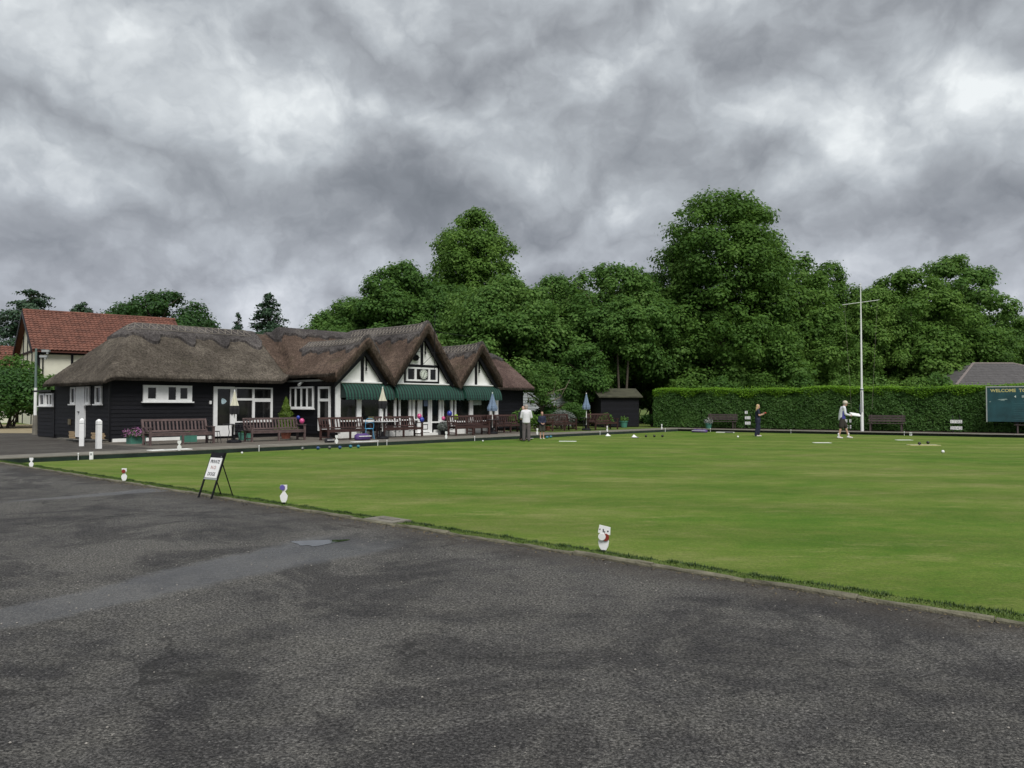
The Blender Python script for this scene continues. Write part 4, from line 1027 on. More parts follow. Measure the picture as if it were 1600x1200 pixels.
make_table('dark table on the lawn edge between the two brown benches', W(29.95, 2.75)); make_parasol('folded blue grey parasol standing by the lawn benches', W(30.0, 2.7), blue_c, blue_c, 2.15, ft=.72, rr=.17)
def make_chair(label, loc, rz, m=steel_dark):
    t = thing('bistro_chair', label, 'chair', loc, rz)
    q = MB(); q.lathe([(.19, .43), (.2, .445), (.19, .46)], 16); q.build('seat', m, t)
    q = MB(); q.tube([(-.17, .16, .45), (-.18, .22, .8), (-.1, .24, .88), (.1, .24, .88), (.18, .22, .8), (.17, .16, .45)], .012, 6); q.tube([(-.18, .2, .68), (0, .25, .72), (.18, .2, .68)], .01, 6); q.build('backrest', m, t)
    for x in (-1, 1):
        for y in (-1, 1): q = MB(); q.tube([(x * .14, y * .14, .44), (x * .2, y * .2, 0)], .011, 6); q.build('leg', m, t)
    return t
make_chair('black wire chair left of the table by the wing door', W(8.35, 4.3), ALPHA + R(80)); make_chair('black wire chair right of the table by the wing door', W(9.5, 4.4), ALPHA - R(70))
make_chair('light blue garden chair beside the second parasol', W(14.55, 2.75), ALPHA + R(150), plastic('sky_blue_plastic', (.10, .36, .60), .4))
# long pale table behind third bench
t = thing('trestle_table', 'white topped table under the first awning', 'table', W(15.9, 3.75), ALPHA)
q = MB(); q.box(-.85, .85, -.3, .3, .70, .73); q.build('tabletop', white, t)
for x in (-.75, .75):
    for y in (-.24, .24): q = MB(); q.tube([(x, y, 0), (x, y, .7)], .015, 6); q.build('leg', steel_dark, t)

# ------------------------------------------------------------------ BALLOONS
def balloon(label, loc, rgb, nm, r=.13, string=None):
    t = thing('balloon', label, 'balloon', loc, 0, 'party balloons'); r = r * .86
    prof = [(r * math.sin(a) * (1 if a < 1.57 else 1 - .12 * (a - 1.57)), r * 1.15 * math.cos(a)) for a in np.linspace(.05, 3.05, 14)]
    q = MB(); q.lathe(prof, 18); q.build('bulb', mat(nm, rgb, .22, coat=.3), t, smooth=True)
    q = MB(); q.lathe([(.006, -r * 1.12), (.018, -r * 1.25), (.003, -r * 1.26)], 8); q.build('knot', MATS[nm], t)
    return t
PK, BLU, LIM, PUR = (.55, .07, .22), (.03, .05, .32), (.30, .46, .04), (.22, .05, .40)
balloon('bright pink balloon at the end of the second bench', W(12.2, 4.25, .78), PK, 'pink_rubber', .125)
balloon('small dark blue balloon behind the pink one', W(12.15, 4.45, .93), BLU, 'blue_rubber', .09)
balloon('pink balloon at the end of the fourth bench', W(17.8, 3.2, .93), PK, 'pink_rubber', .13)
balloon('blue balloon below a pink one at the fourth bench', W(17.86, 3.1, .77), BLU, 'blue_rubber', .13)
balloon('blue balloon right of the front door', W(20.0, 3.5, 1.03), BLU, 'blue_rubber', .15)
balloon('lime green balloon right of the front door', W(20.35, 3.4, .85), LIM, 'lime_rubber', .15)
balloon('small pink balloon beside the blue one right of the door', W(19.78, 3.7, .80), PK, 'pink_rubber', .11)
balloon('lime green balloon behind the standing couple', W(25.45, 3.7, .95), LIM, 'lime_rubber', .13)
balloon('blue balloon beneath the lime green one by the couple', W(25.55, 3.6, .72), BLU, 'blue_rubber', .13)

# ------------------------------------------------------------------ POTS AND PLANTS
def leafy(name, par, n, size, m, seed, shape='dome', r=.3, h=.3, z0=0, loc=None, kind=None, aspect=.62):
    rg = np.random.default_rng(seed); d = rg.normal(size=(n, 3)); d /= np.linalg.norm(d, axis=1, keepdims=True)
    if shape == 'dome':
        d[:, 2] = np.abs(d[:, 2]); C = d * np.array([r, r, h]) * rg.uniform(.55, 1.05, (n, 1)); C[:, 2] += z0
        C *= 1 + .12 * np.sin(d[:, :1] * 9 + seed)
    elif shape == 'cone':
        t = rg.random(n) ** 1.3; a = rg.uniform(0, 6.28, n); rr = r * (1 - t) ** .8 * rg.uniform(.7, 1.05, n); rr = rr * (1 + .16 * np.sin(a * 4 + t * 14)) * (1 + .12 * np.sin(t * 30)); C = np.stack([rr * np.cos(a), rr * np.sin(a), z0 + h * t], 1); d = np.stack([np.cos(a), np.sin(a), np.full(n, .5)], 1)
    elif shape == 'egg':
        C = d * np.array([r, r, h / 2]) * rg.uniform(.7, 1.05, (n, 1)); C[:, 2] += z0 + h / 2
    N = d + rg.normal(0, .5, (n, 3)) + np.array([0, 0, .4])
    o = npmesh(name, leaf_quads(C, N, size, rg, aspect), 4, m, par, loc)
    return o
def planter(label, loc, m, r=.19, h=.3, square=False, rz=0):
    t = thing('planter', label, 'planter', loc, rz)
    q = MB()
    if square: q.box(-r * 1.25, r * 1.25, -r, r, 0, h); q.box(-r * 1.32, r * 1.32, -r * 1.08, r * 1.08, h - .04, h + .002)
    else: q.lathe([(r * .72, 0), (r * .95, h - .05), (r * 1.08, h - .05), (r * 1.08, h), (r * .9, h), (r * .85, h - .04)], 20)
    q.build('tub', m, t); q = MB(); q.lathe([(r * .85, h - .03), (r * .8, h - .02)], 16); q.build('soil', soil, t)
    return t
t = planter('green square tub of purple flowers left of the first bench', W(6.15, 6.1), green_tub, .22, .30, True, ALPHA); leafy('foliage', t, 900, .035, leaf_dark, 1, r=.42, h=.26, z0=.28); leafy('flowers', t, 800, .03, leaf_purple, 2, r=.46, h=.30, z0=.29)
t = planter('green box planter behind the right end of the first bench', W(8.1, 5.9), green_tub, .2, .32, True, ALPHA); leafy('foliage', t, 300, .03, leaf_dark, 3, r=.2, h=.1, z0=.3)
t = planter('green box planter behind the second bench', W(10.5, 5.8), green_tub, .18, .3, True, ALPHA); leafy('foliage', t, 300, .03, leaf_dark, 4, r=.2, h=.1, z0=.28)
t = planter('terracotta pot holding a golden cone shaped conifer', W(12.35, 5.7), terra, .24, .34); q = MB(); q.tube([(0, 0, .3), (0, 0, .7)], .03, 6); q.build('trunk', bark, t); leafy('foliage', t, 5200, .028, leaf_yell, 5, 'cone', r=.42, h=1.42, z0=.40)
t = planter('dark round pot with silvery bush right of the front step', W(19.95, 3.85), black_p, .2, .22); leafy('foliage', t, 1500, .032, leaf_silver, 6, 'egg', r=.32, h=.5, z0=.15)
t = planter('green tub with leafy plant on the lawn before the shed', W(36.3, 4.4), green_tub, .26, .42); leafy('foliage', t, 700, .04, leaf_maple, 7, r=.28, h=.26, z0=.42)
t = planter('grey green pot of white flowers at the hedge foot', FAR @ Vector((1.2, 1.9, 0)), green_tub, .2, .36); leafy('foliage', t, 500, .035, leaf_silver, 8, r=.28, h=.26, z0=.34); leafy('flowers', t, 160, .03, leaf_white, 9, r=.28, h=.29, z0=.36)
t = planter('brown pot under the lawn bench behind the child', W(28.5, 4.3), terra, .15, .24); leafy('foliage', t, 300, .03, leaf_dark, 10, r=.2, h=.18, z0=.24)
t = thing('shrub', 'spiky dry potted plant against the right end of the clubhouse', 'plant', W(24.9, 5.2)); leafy('foliage', t, 500, .06, leaf_mat('dry_leaves', (.09, .075, .03), (.16, .13, .06), (.24, .2, .1)), 11, r=.28, h=.6, z0=.5, aspect=.25); q = MB(); q.lathe([(.14, 0), (.19, .45), (.2, .5)], 14); q.build('pot', terra, t)

# bags and small things on the terrace
def bag(label, loc, rz, m, sx=.55, sy=.28, h=.26):
    t = thing('bag', label, 'bag', loc, rz); q = MB(); n = 14
    prof = [(.92, 0), (1.0, h * .25), (.97, h * .7), (.6, h)]
    vs = []
    for r_, z in prof:
        for k in range(n):
            a = 2 * math.pi * k / n; ca, sa = math.cos(a), math.sin(a); f = 1 / max(abs(ca), abs(sa)) ** .6
            vs.append((sx / 2 * ca * f * r_, sy / 2 * sa * f * r_ , z + .02 * math.sin(3 * a) * (z > 0)))
    fs = [(i * n + k, i * n + (k + 1) % n, (i + 1) * n + (k + 1) % n, (i + 1) * n + k) for i in range(3) for k in range(n)] + [tuple(range(n)), tuple(3 * n + k for k in range(n))]
    q.add(vs, fs); q.build('body', m, t, smooth=True)
    q = MB(); q.tube([(-sx * .2, 0, h * .9), (-sx * .12, 0, h + .10), (sx * .12, 0, h + .10), (sx * .2, 0, h * .9)], .012, 6); q.build('handle', black_c, t)
    q = MB(); q.box(-sx * .42, sx * .42, -sy * .52, -sy * .50, h * .55, h * .68); q.build('zip', white, t)
    return t
purple = plastic('purple_nylon', (.075, .035, .16), .6)
bag('purple holdall on the terrace beside the second parasol', W(13.75, 2.15), ALPHA, purple, .75, .38, .27)
bag('small black bag on the slab path before the third bench', W(11.3, 1.0, .02), ALPHA, black_c, .40, .22, .16)
bag('dark bag and cloth on the green between couple and child', W(20.6, -.9, -.12), ALPHA, plastic('dark_red_nylon', (.05, .015, .018), .6), .7, .4, .10)
bag('purple bag lying on the far edge of the green', FAR @ Vector((1.9, -1.6, -.12)), FA, purple, .95, .35, .17)

# ------------------------------------------------------------------ BOWLS, JACKS, MATS
def bowl(label, loc, rgb, nm, r=.065, group='bowls lying on the green'):
    t = thing('bowl', label, 'bowl', loc, random.uniform(0, 3), group)
    prof = [(r * math.sin(a), r * (1 + math.cos(a)) * .96) for a in np.linspace(3.1, .04, 12)]
    q = MB(); q.lathe(prof, 18); q.build('ball', mat(nm, rgb, .25), t, smooth=True)
    q = MB(); q.lathe([(r * .35, -.0015), (r * .35, .001)], 14, M=Matrix.Translation((0, -r * .93, r)) @ Matrix.Rotation(R(90), 4, 'X')); q.build('disc', white, t)
    return t
gz = -.12
def onw(u, v_, z=gz): return W(u, v_, z)
GRY, TEA, DKB, BLK = (.07, .08, .08), (.025, .16, .22), (.02, .06, .17), (.012, .012, .014)
bl = [(9.1, -.55, GRY, 'grey_bowl', 'grey bowl at the ditch edge nearest the wing door'), (9.6, -.75, DKB, 'blue_bowl', 'dark blue bowl beside the grey ones near the bank'), (10.05, -.8, GRY, 'grey_bowl', 'grey bowl just left of the dark blue and teal ones'),
      (10.35, -1.0, DKB, 'blue_bowl', 'darker of the close pair of bowls near the bank'), (11.0, -.75, TEA, 'teal_bowl', 'teal bowl furthest right of the row near the bank'), (11.2, -.95, TEA, 'teal_bowl', 'teal bowl touching the furthest right one'),
      (22.1, -.9, TEA, 'teal_bowl', 'teal bowl beside the child'), (22.4, -.7, DKB, 'blue_bowl', 'dark blue bowl beside the child'), (22.75, -.6, TEA, 'teal_bowl', 'teal bowl furthest right beside the child')]
for u, v_, c, nmm, lab in bl: bowl(lab, onw(u, v_), c, nmm, .064)
def mat_strip(label, loc, rz, m, L=.9, wd=.36, h=.012, group='bowling mats on the green'):
    t = thing('bowling_mat', label, 'mat', loc, rz, group)
    q = MB(); q.box(-L / 2, L / 2, -wd / 2, wd / 2, 0, h); q.build('mat', m, t)
    q = MB(); q.box(-L / 2, L / 2, -wd / 2, -wd / 2 + .05, h, h + .004); q.box(-L / 2, L / 2, wd / 2 - .05, wd / 2, h, h + .004); q.build('border', white, t)
    return t
yellow_m = mat('yellow_rubber', (.42, .34, .05), .7, .1); whitemat = mat('white_rubber', (.62, .63, .58), .7, .1); black_r = mat('black_rubber', (.015, .015, .015), .6)
mat_strip('white bowling mat on the green right of the child', onw(20.5, -3.39), R(-8), whitemat, .75, .30)
mat_strip('white bowling mat on the green below the walking man', onw(26.6, -12.04), R(-2), whitemat, .70, .30)
mat_strip('white bowling mat near the far right of the green', onw(31.6, -13.8), R(-2), whitemat, .70, .30)
mat_strip('yellow bowling mat with two dark bowls on it', onw(27.3, -15.75), R(-4), yellow_m, 1.15, .40)
mat_strip('black rubber mat beside three dark bowls in mid green', onw(25.6, -3.5), R(0), black_r, .30, .25, .03)
for u, v_, lab in ((26.55, -3.49, 'black bowl nearest the black mat'), (26.9, -3.75, 'middle black bowl of the three in mid green'), (27.15, -4.05, 'black bowl furthest from the black mat'),
                   (27.08, -15.66, 'black bowl at the left of the yellow mat'), (28.1, -15.7, 'black bowl at the back of the yellow mat')):
    bowl(lab, onw(u, v_, gz + (.0155 if 'yellow' in lab else 0)), BLK, 'black_bowl', .062)
for u, v_, lab in ((29.0, -7.1, 'white jack ball on the green left of the woman'), (22.25, -17.67, 'white jack ball on the open green near the right edge'), (17.9, -.8, 'white jack ball near the bank before the front door'), (6.6, -.9, 'white jack ball near the bank below the first bench')):
    t = thing('jack_ball', lab, 'ball', onw(u, v_)); q = MB(); r_ = .05 if u > 20 else .035; q.lathe([(r_ * math.sin(a), r_ * (1 + math.cos(a))) for a in np.linspace(3.1, .04, 10)], 14); q.build('ball', white, t, smooth=True)
def cloth(label, loc, s=.3):
    t = thing('scoop', label, 'cloth', loc); q = MB(); q.lathe([(s * .7, 0), (s * .5, .03), (s * .2, .10), (.02, .12)], 9, lobes=3, la=.3); q.build('fold', white, t)
cloth('white cloth lying by the bank right of the child', onw(26.7, -1.1), .2); cloth('white cloth lying in mid green left of the black mat', onw(26.3, -2.95), .2)
t = thing('measure_board', 'small black and white board on the green beside the woman', 'board', FAR @ Vector((3.3, -1.3, -.12)), FA); q = MB(); q.box(-.5, .5, -.12, .12, 0, .05); q.build('board', whitemat, t); q = MB(); q.box(.02, .48, -.13, -.121, .005, .045); q.build('dark_panel', black_r, t)

# ---- pegs and rink markers
PEG = thing('rink_peg', 'thin white peg standing in the ditch, one of a row of nearly identical pegs', 'peg', (0, 0, 0), 0, 'thin white pegs along the ditch')
q = MB(); q.tube([(0, 0, -.2), (0, 0, .06)], .012, 6); q.build('rod', white, PEG)
q = MB(); q.lathe([(.02, .05), (.024, .07), (.0, .09)], 8); q.build('tip', white, PEG)
pegs = [(1.95, -.06, 'leftmost thin white peg in the ditch beside the stubby one'), (7.7, -.06, 'thin white peg above the private sign'), (12.8, -.06, 'left one of two close thin pegs below the second parasol'), (13.25, -.06, 'right one of two close thin pegs below the second parasol'),
        (18.15, -.06, 'thin white peg in the ditch right of the front door'), (27.5, -.06, 'thin white peg below the parasol table on the lawn'), (34.0, -.06, 'thin white peg near the far corner of the green')]
for i, (u, v_, lab) in enumerate(pegs):
    o = PEG if i == 0 else copy_tree(PEG); o.location = W(u, v_, 0); o['label'] = lab
for x, lab in ((2.0, 'thin peg behind the purple bag on the far side'), (6.6, 'thin peg between woman and walking man'), (12.3, 'pair peg right of the low bench on the far side')):
    o = copy_tree(PEG); o.location = FAR @ Vector((x, -.06, 0)); o['label'] = lab
t = thing('stub_marker', 'short white stub marker at the left end of the ditch', 'marker', W(2.3, -.08)); q = MB(); q.box(-.05, .05, -.02, .02, -.14, .10); q.build('plate', white, t); q = MB(); q.box(-.03, .03, -.021, -.0201, .0, .06); q.build('panel', galv, t)

def hourglass(label, loc, rz, s=1.0, disc=None, top='plate', grp=None):
    """white marker: rounded shield below, plate above with number discs"""
    t = thing('rink_marker', label, 'marker', loc, rz, grp)
    F = lambda a, b_, d: (a * s, -d, b_ * s)
    q = MB(); q.tube([(0, .01, -.12), (0, .01, .10 * s)], .012, 6); q.build('stake', black_p, t)
    q = MB(); q.prism([(-.035, .02), (.035, .02), (.062, .07), (.075, .14), (.05, .175), (-.05, .175), (-.075, .14), (-.062, .07)], F, 0, .012); q.build('shield', white, t)
    if top == 'plate':
        q = MB(); q.prism([(-.075, .255), (.09, .225), (.095, .33), (-.055, .36)], F, 0, .012); q.build('plate', white, t)
        q = MB(); q.prism([(-.02, .17), (.02, .17), (.025, .26), (-.02, .26)], F, -.001, .008); q.build('neck', black_p, t)
        q = MB(); q.box(-.055 * s, -.042 * s, -.0135, -.0125, .29 * s, .31 * s); q.box(.05 * s, .07 * s, -.0135, -.0125, .265 * s, .285 * s); q.box(-.01 * s, .005 * s, -.0135, -.0125, .26 * s, .305 * s); q.box(.012 * s, .022 * s, -.0135, -.0125, .25 * s, .28 * s); q.build('number_marks', black_p, t)
    else:
        q = MB(); q.prism([(-.05, .175), (.05, .175), (.02, .22), (.062, .27), (.062, .35), (-.062, .35), (-.062, .27), (-.02, .22)], F, 0.001, .011); q.build('plate', white, t)
    for k, (x, z, c, nm) in enumerate(disc or []):
        q = MB(); M_ = Matrix.Translation((x * s, -.014 - .012 * (len(disc) - k), z * s)) @ Matrix.Rotation(R(90), 4, 'X'); q.lathe([(.048 * s, -.004), (.052 * s, 0), (.048 * s, .004)], 20, M=M_); q.build('number_disc', mat(nm, c, .4), t)
    return t
RED, WHT, BL2 = (.22, .03, .02), (.75, .75, .74), (.12, .10, .32)
hourglass('nearest white rink marker with red and white discs in the verge', W(NE + .30, -20.03, -.0), ALPHA - R(62), .74, [(-.018, .205, WHT, 'white_disc'), (.028, .195, RED, 'red_disc')])
hourglass('white rink marker with blue and white discs left of centre', W(NE + .20, -14.33, .02), ALPHA - R(50), .78, [(-.022, .30, BL2, 'violet_disc')], 'b')
hourglass('white rink marker with small red mark left of the private sign', W(NE + .10, -8.9, -.0), ALPHA - R(40), .72, [(-.01, .27, RED, 'red_disc')], 'b')
hourglass('small white rink marker near the left corner of the green', W(NE + .04, -3.8, -.0), ALPHA - R(35), .66, None, 'b')
for u, lab in ((5.0, 'white hourglass marker on the bank below the first bench'), (11.0, 'white hourglass marker on the path below the conifer'), (16.6, 'white hourglass marker on the path before the front door'), (22.6, 'white hourglass marker on the path left of the couple'), (28.4, 'white hourglass marker on the path under the lawn bench'), (33.9, 'white hourglass marker near the far corner of the path')):
    hourglass(lab, W(u, .12, .0), ALPHA, .95, None, 'b', 'white hourglass markers on the clubhouse bank')
for x, lab in ((12.6, 'white stub marker in the far ditch right of the flagpole bench'),):
    t = thing('stub_marker', lab, 'marker', FAR @ Vector((x, -.05, 0)), FA); q = MB(); q.box(-.06, .06, -.02, .02, -.18, .05); q.build('plate', white, t); q = MB(); q.box(-.035, .035, -.0215, -.0205, -.1, .0); q.build('panel', galv, t)

# ---- A-frame sign
sign = thing('sign_stand', 'black framed stand with white board reading private no dogs', 'sign', (-4.86, 12.62, 0), R(-34))
def txt(body, size, loc, rot, m, par, name='lettering', ext=.001, sx=1.0, align='CENTER', off=0):
    c = bpy.data.curves.new(name, 'FONT'); c.body = body; c.size = size; c.extrude = ext; c.align_x = align; c.offset = off; c.resolution_u = 3
    o = bpy.data.objects.new(name, c); col.objects.link(o); c.materials.append(m); bpy.context.view_layer.update(); me = bpy.data.meshes.new_from_object(o, depsgraph=bpy.context.evaluated_depsgraph_get())
    bpy.data.objects.remove(o); o = bpy.data.objects.new(name, me); col.objects.link(o)
    if not me.materials: me.materials.append(m)
    o.parent = par; o.location = loc; o.rotation_euler = rot; o.scale = (sx, 1, 1); return o
# local frame: x right, board leans back (+y at top); base at front feet
tilt = R(20); MS = Matrix.Rotation(-tilt, 4, 'X')
fr = MB()
for x in (-.165, .165): fr.box(x - .012, x + .012, 0, .022, 0, .76, MS)
fr.box(-.165, .165, 0, .02, .72, .745, MS); fr.build('front_frame', black_p, sign)
fr = MB(); fr.box(-.165, .165, -.004, .018, .305, .33, MS); fr.build('shelf_bar', galv, sign)
q = MB(); q.box(-.150, .150, -.008, -.001, .335, .665, MS); q.build('board', white, sign)
q = MB(); q.box(-.160, .160, -.010, .012, .665, .745, MS); q.build('header_panel', black_p, sign)
q = MB(); q.lathe([(.008, 0), (.008, .004)], 8, M=MS @ Matrix.Translation((.12, -.0105, .68)) @ Matrix.Rotation(R(90), 4, 'X')); q.build('bolt', galv, sign)
topp = MS @ Vector((0, .02, .60))
q = MB()
for x in (-.15, .15): q.tube([(x, topp.y - .01, topp.z), (x, topp.y + .20, .0)], .010, 6)
q.build('rear_leg', black_p, sign)
blk = plastic('black_ink', (.02, .02, .03), .6); redk = plastic('red_ink', (.35, .16, .14), .6)
rt = (R(90) - tilt, 0, 0)
def on_board(x, z): return MS @ Vector((x, -.0095, z))
txt('PRIVATE', .080, on_board(0, .572), rt, blk, sign, sx=.78, off=.001); txt('N O', .080, on_board(0, .475), rt, redk, sign, sx=.85, off=.0005); txt('DOGS', .080, on_board(0, .368), rt, blk, sign, sx=.86, off=.001)

# ---- flagpole
fp = thing('flagpole', 'tall white flagpole with a crossbar and thin stay lines before the hedge', 'flagpole', FAR @ Vector((9.95, 1.9, 0)), FA)
q = MB(); q.tube([(0, 0, 0), (0, 0, 2.4)], [.085, .075], 12); q.build('lower_mast', white, fp)
q = MB(); q.tube([(0, -.02, 2.1), (0, 0, 5.6), (0, 0, 8.15)], [.055, .042, .02], 12); q.build('mast', white, fp)
q = MB(); q.tube([(-.95, 0, 7.08), (.95, 0, 7.22)], .015, 8); q.build('crossbar', white, fp)
for x, zz in ((-.85, 7.1), (.85, 7.2)): q = MB(); q.tube([(x, 0, zz), (x * .62, -.1, 1.2)], .004, 4); q.build('stay_line', straw_m, fp)
q = MB(); q.tube([(-.09, -.08, 1.5), (-.11, -.1, 1.1), (-.02, -.1, .95), (.03, -.1, 1.1), (.02, -.09, 2.2)], .014, 6); q.lathe([(.10, 0), (.10, .05)], 12, (0, 0, 2.28)); q.build('cleat_rope', mat('navy_rope', (.03, .03, .10), .7), fp)
q = MB(); q.lathe([(.0, 0), (.04, .02), (.04, .05), (0, .07)], 10, (0, 0, 8.15)); q.build('cap', white, fp)

# ---- small number stands before the hedge
def numstand(label, loc, rows, wd=.5):
    t = thing('score_stand', label, 'scoreboard', loc, FA, 'low scoreboards by the hedge')
    for x in (-.16, .16): q = MB(); q.box(x - .015, x + .015, .0, .03, 0, .95); q.build('leg', steel_dark, t)
    for z, s_ in rows:
        n = len(s_); wq = wd / n
        for k, ch in enumerate(s_):
            if ch == ' ': continue
            x = -wd / 2 + (k + .5) * wq; q = MB(); q.box(x - wq * .46, x + wq * .46, -.014, -.002, z, z + .17); q.build('number_plate', white, t)
            txt(ch, .19, (x, -.0145, z + .018), (R(90), 0, 0), blk, t, 'numeral')
numstand('low black number stand half hidden by the woman', FAR @ Vector((3.55, 2.1, 0)), [(.28, '15'), (.60, '21'), (.92, '3 ')], .34)
numstand('low number stand right of the walking man', FAR @ Vector((9.15, 2.1, 0)), [(.15, '0 0 4'), (.48, '12 3')], .42)
numstand('low number stand at the hedge foot left of the welcome board', FAR @ Vector((14.5, 2.1, 0)), [(.16, '2043'), (.50, '1705')], .55)

# ---- welcome board
wb = thing('welcome_board', 'large dark teal board lettered welcome to in front of the hedge', 'sign', FAR @ Vector((15.85, 2.3, 0)), FA)
q = MB(); q.box(.05, 5.2, -.03, .02, .60, 2.36); q.build('board', teal, wb)
q = MB(); q.box(0, .05, -.05, .03, .58, 2.42); q.box(.05, 5.2, -.05, .03, 2.36, 2.42); q.build('frame', galv, wb)
for x in (1.3, 4.3): q = MB(); q.box(x, x + .1, .03, .12, 0, 2.3); q.build('leg', black_p, wb)
gold = plastic('gold_lettering', (.50, .45, .18), .5); palet = plastic('pale_lettering', (.6, .65, .6), .5)
txt('WELCOME  TO  N', .225, (.20, -.0315, 2.12), (R(90), 0, 0), gold, wb, sx=1.02, align='LEFT', off=.006)
txt('4     10     2', .16, (1.24, -.0315, 1.83), (R(90), 0, 0), palet, wb, align='LEFT', off=.004)
q = MB(); r7 = random.Random(7)
for i in range(8): z = 1.52 - i * .115; q.box(1.2, 5.0, -.034, -.0305, z, z + .012)
q.build('ruled_line', mat('faint_line', (.05, .13, .15), .6), wb)
q = MB()
for x0, x1, z in ((.5, .95, 1.72), (.6, .85, 1.68), (1.62, 1.9, 1.69), (.12, .22, 1.6)): q.prism([(x0, z), (x1, z + .01), (x1 - .05, z + .05), (x0 + .1, z + .035)], lambda a, b_, d: (a, -d, b_), .0302, .0315)
q.build('peeling_patch', mat('peeling_paint', (.28, .36, .34), .7, .3, 8), wb)

# ------------------------------------------------------------------ PEOPLE
def skin_mesh(name, verts, edges, radii, m, par, lv=2, root=0, vox=.014, sm_it=5):
    """one continuous surface: tapered elliptical capsules along the skeleton, fused by a voxel remesh"""
    q = MB(); verts = [Vector(v) for v in verts]; rr = [r_ if isinstance(r_, (tuple, list)) else (r_, r_) for r_ in radii]
    def ell(p, rx, ry, rz, n=12, k=7):
        vs = [p + Vector((0, 0, -rz))]; 
        for i in range(1, k):
            ph = math.pi * i / k - math.pi / 2
            for j in range(n): t_ = 2 * math.pi * j / n; vs.append(p + Vector((rx * math.cos(ph) * math.cos(t_), ry * math.cos(ph) * math.sin(t_), rz * math.sin(ph))))
        vs.append(p + Vector((0, 0, rz))); L = len(vs) - 1
        fs = [(0, 1 + (j + 1) % n, 1 + j) for j in range(n)] + [(L, L - n + j, L - n + (j + 1) % n) for j in range(n)]
        for i in range(k - 2): fs += [(1 + i * n + j, 1 + i * n + (j + 1) % n, 1 + (i + 1) * n + (j + 1) % n, 1 + (i + 1) * n + j) for j in range(n)]
        q.add(vs, fs)
    for p, r_ in zip(verts, rr): ell(p, r_[0], r_[1], min(r_) * (.35 if r_[0] - r_[1] > .018 and name != 'hair' else 1))
    for a_, b_ in edges:
        pa, pb = verts[a_], verts[b_]; d = pb - pa
        if d.length < 1e-4: continue
        d.normalize(); vert = abs(d.z) > .75
        ax = Vector((1, 0, 0)) if vert else d.cross(Vector((0, 0, 1))).normalized(); ay = d.cross(ax).normalized(); ax = ay.cross(d).normalized()
        n = 12; vs = []
        for p, r_ in ((pa, rr[a_]), (pb, rr[b_])):
            r0, r1 = r_ if vert else (min(r_), min(r_))
            for j in range(n): t_ = 2 * math.pi * j / n; vs.append(p + ax * r0 * math.cos(t_) + ay * r1 * math.sin(t_))
        q.add(vs, [(j, (j + 1) % n, n + (j + 1) % n, n + j) for j in range(n)] + [tuple(range(n)), tuple(range(2 * n - 1, n - 1, -1))])
    o = q.build(name, m, par, smooth=True)
    rm = o.modifiers.new('fuse', 'REMESH'); rm.mode = 'VOXEL'; rm.voxel_size = vox; rm.use_smooth_shade = True
    if sm_it: sm = o.modifiers.new('soften', 'SMOOTH'); sm.factor = .5; sm.iterations = sm_it
    return o
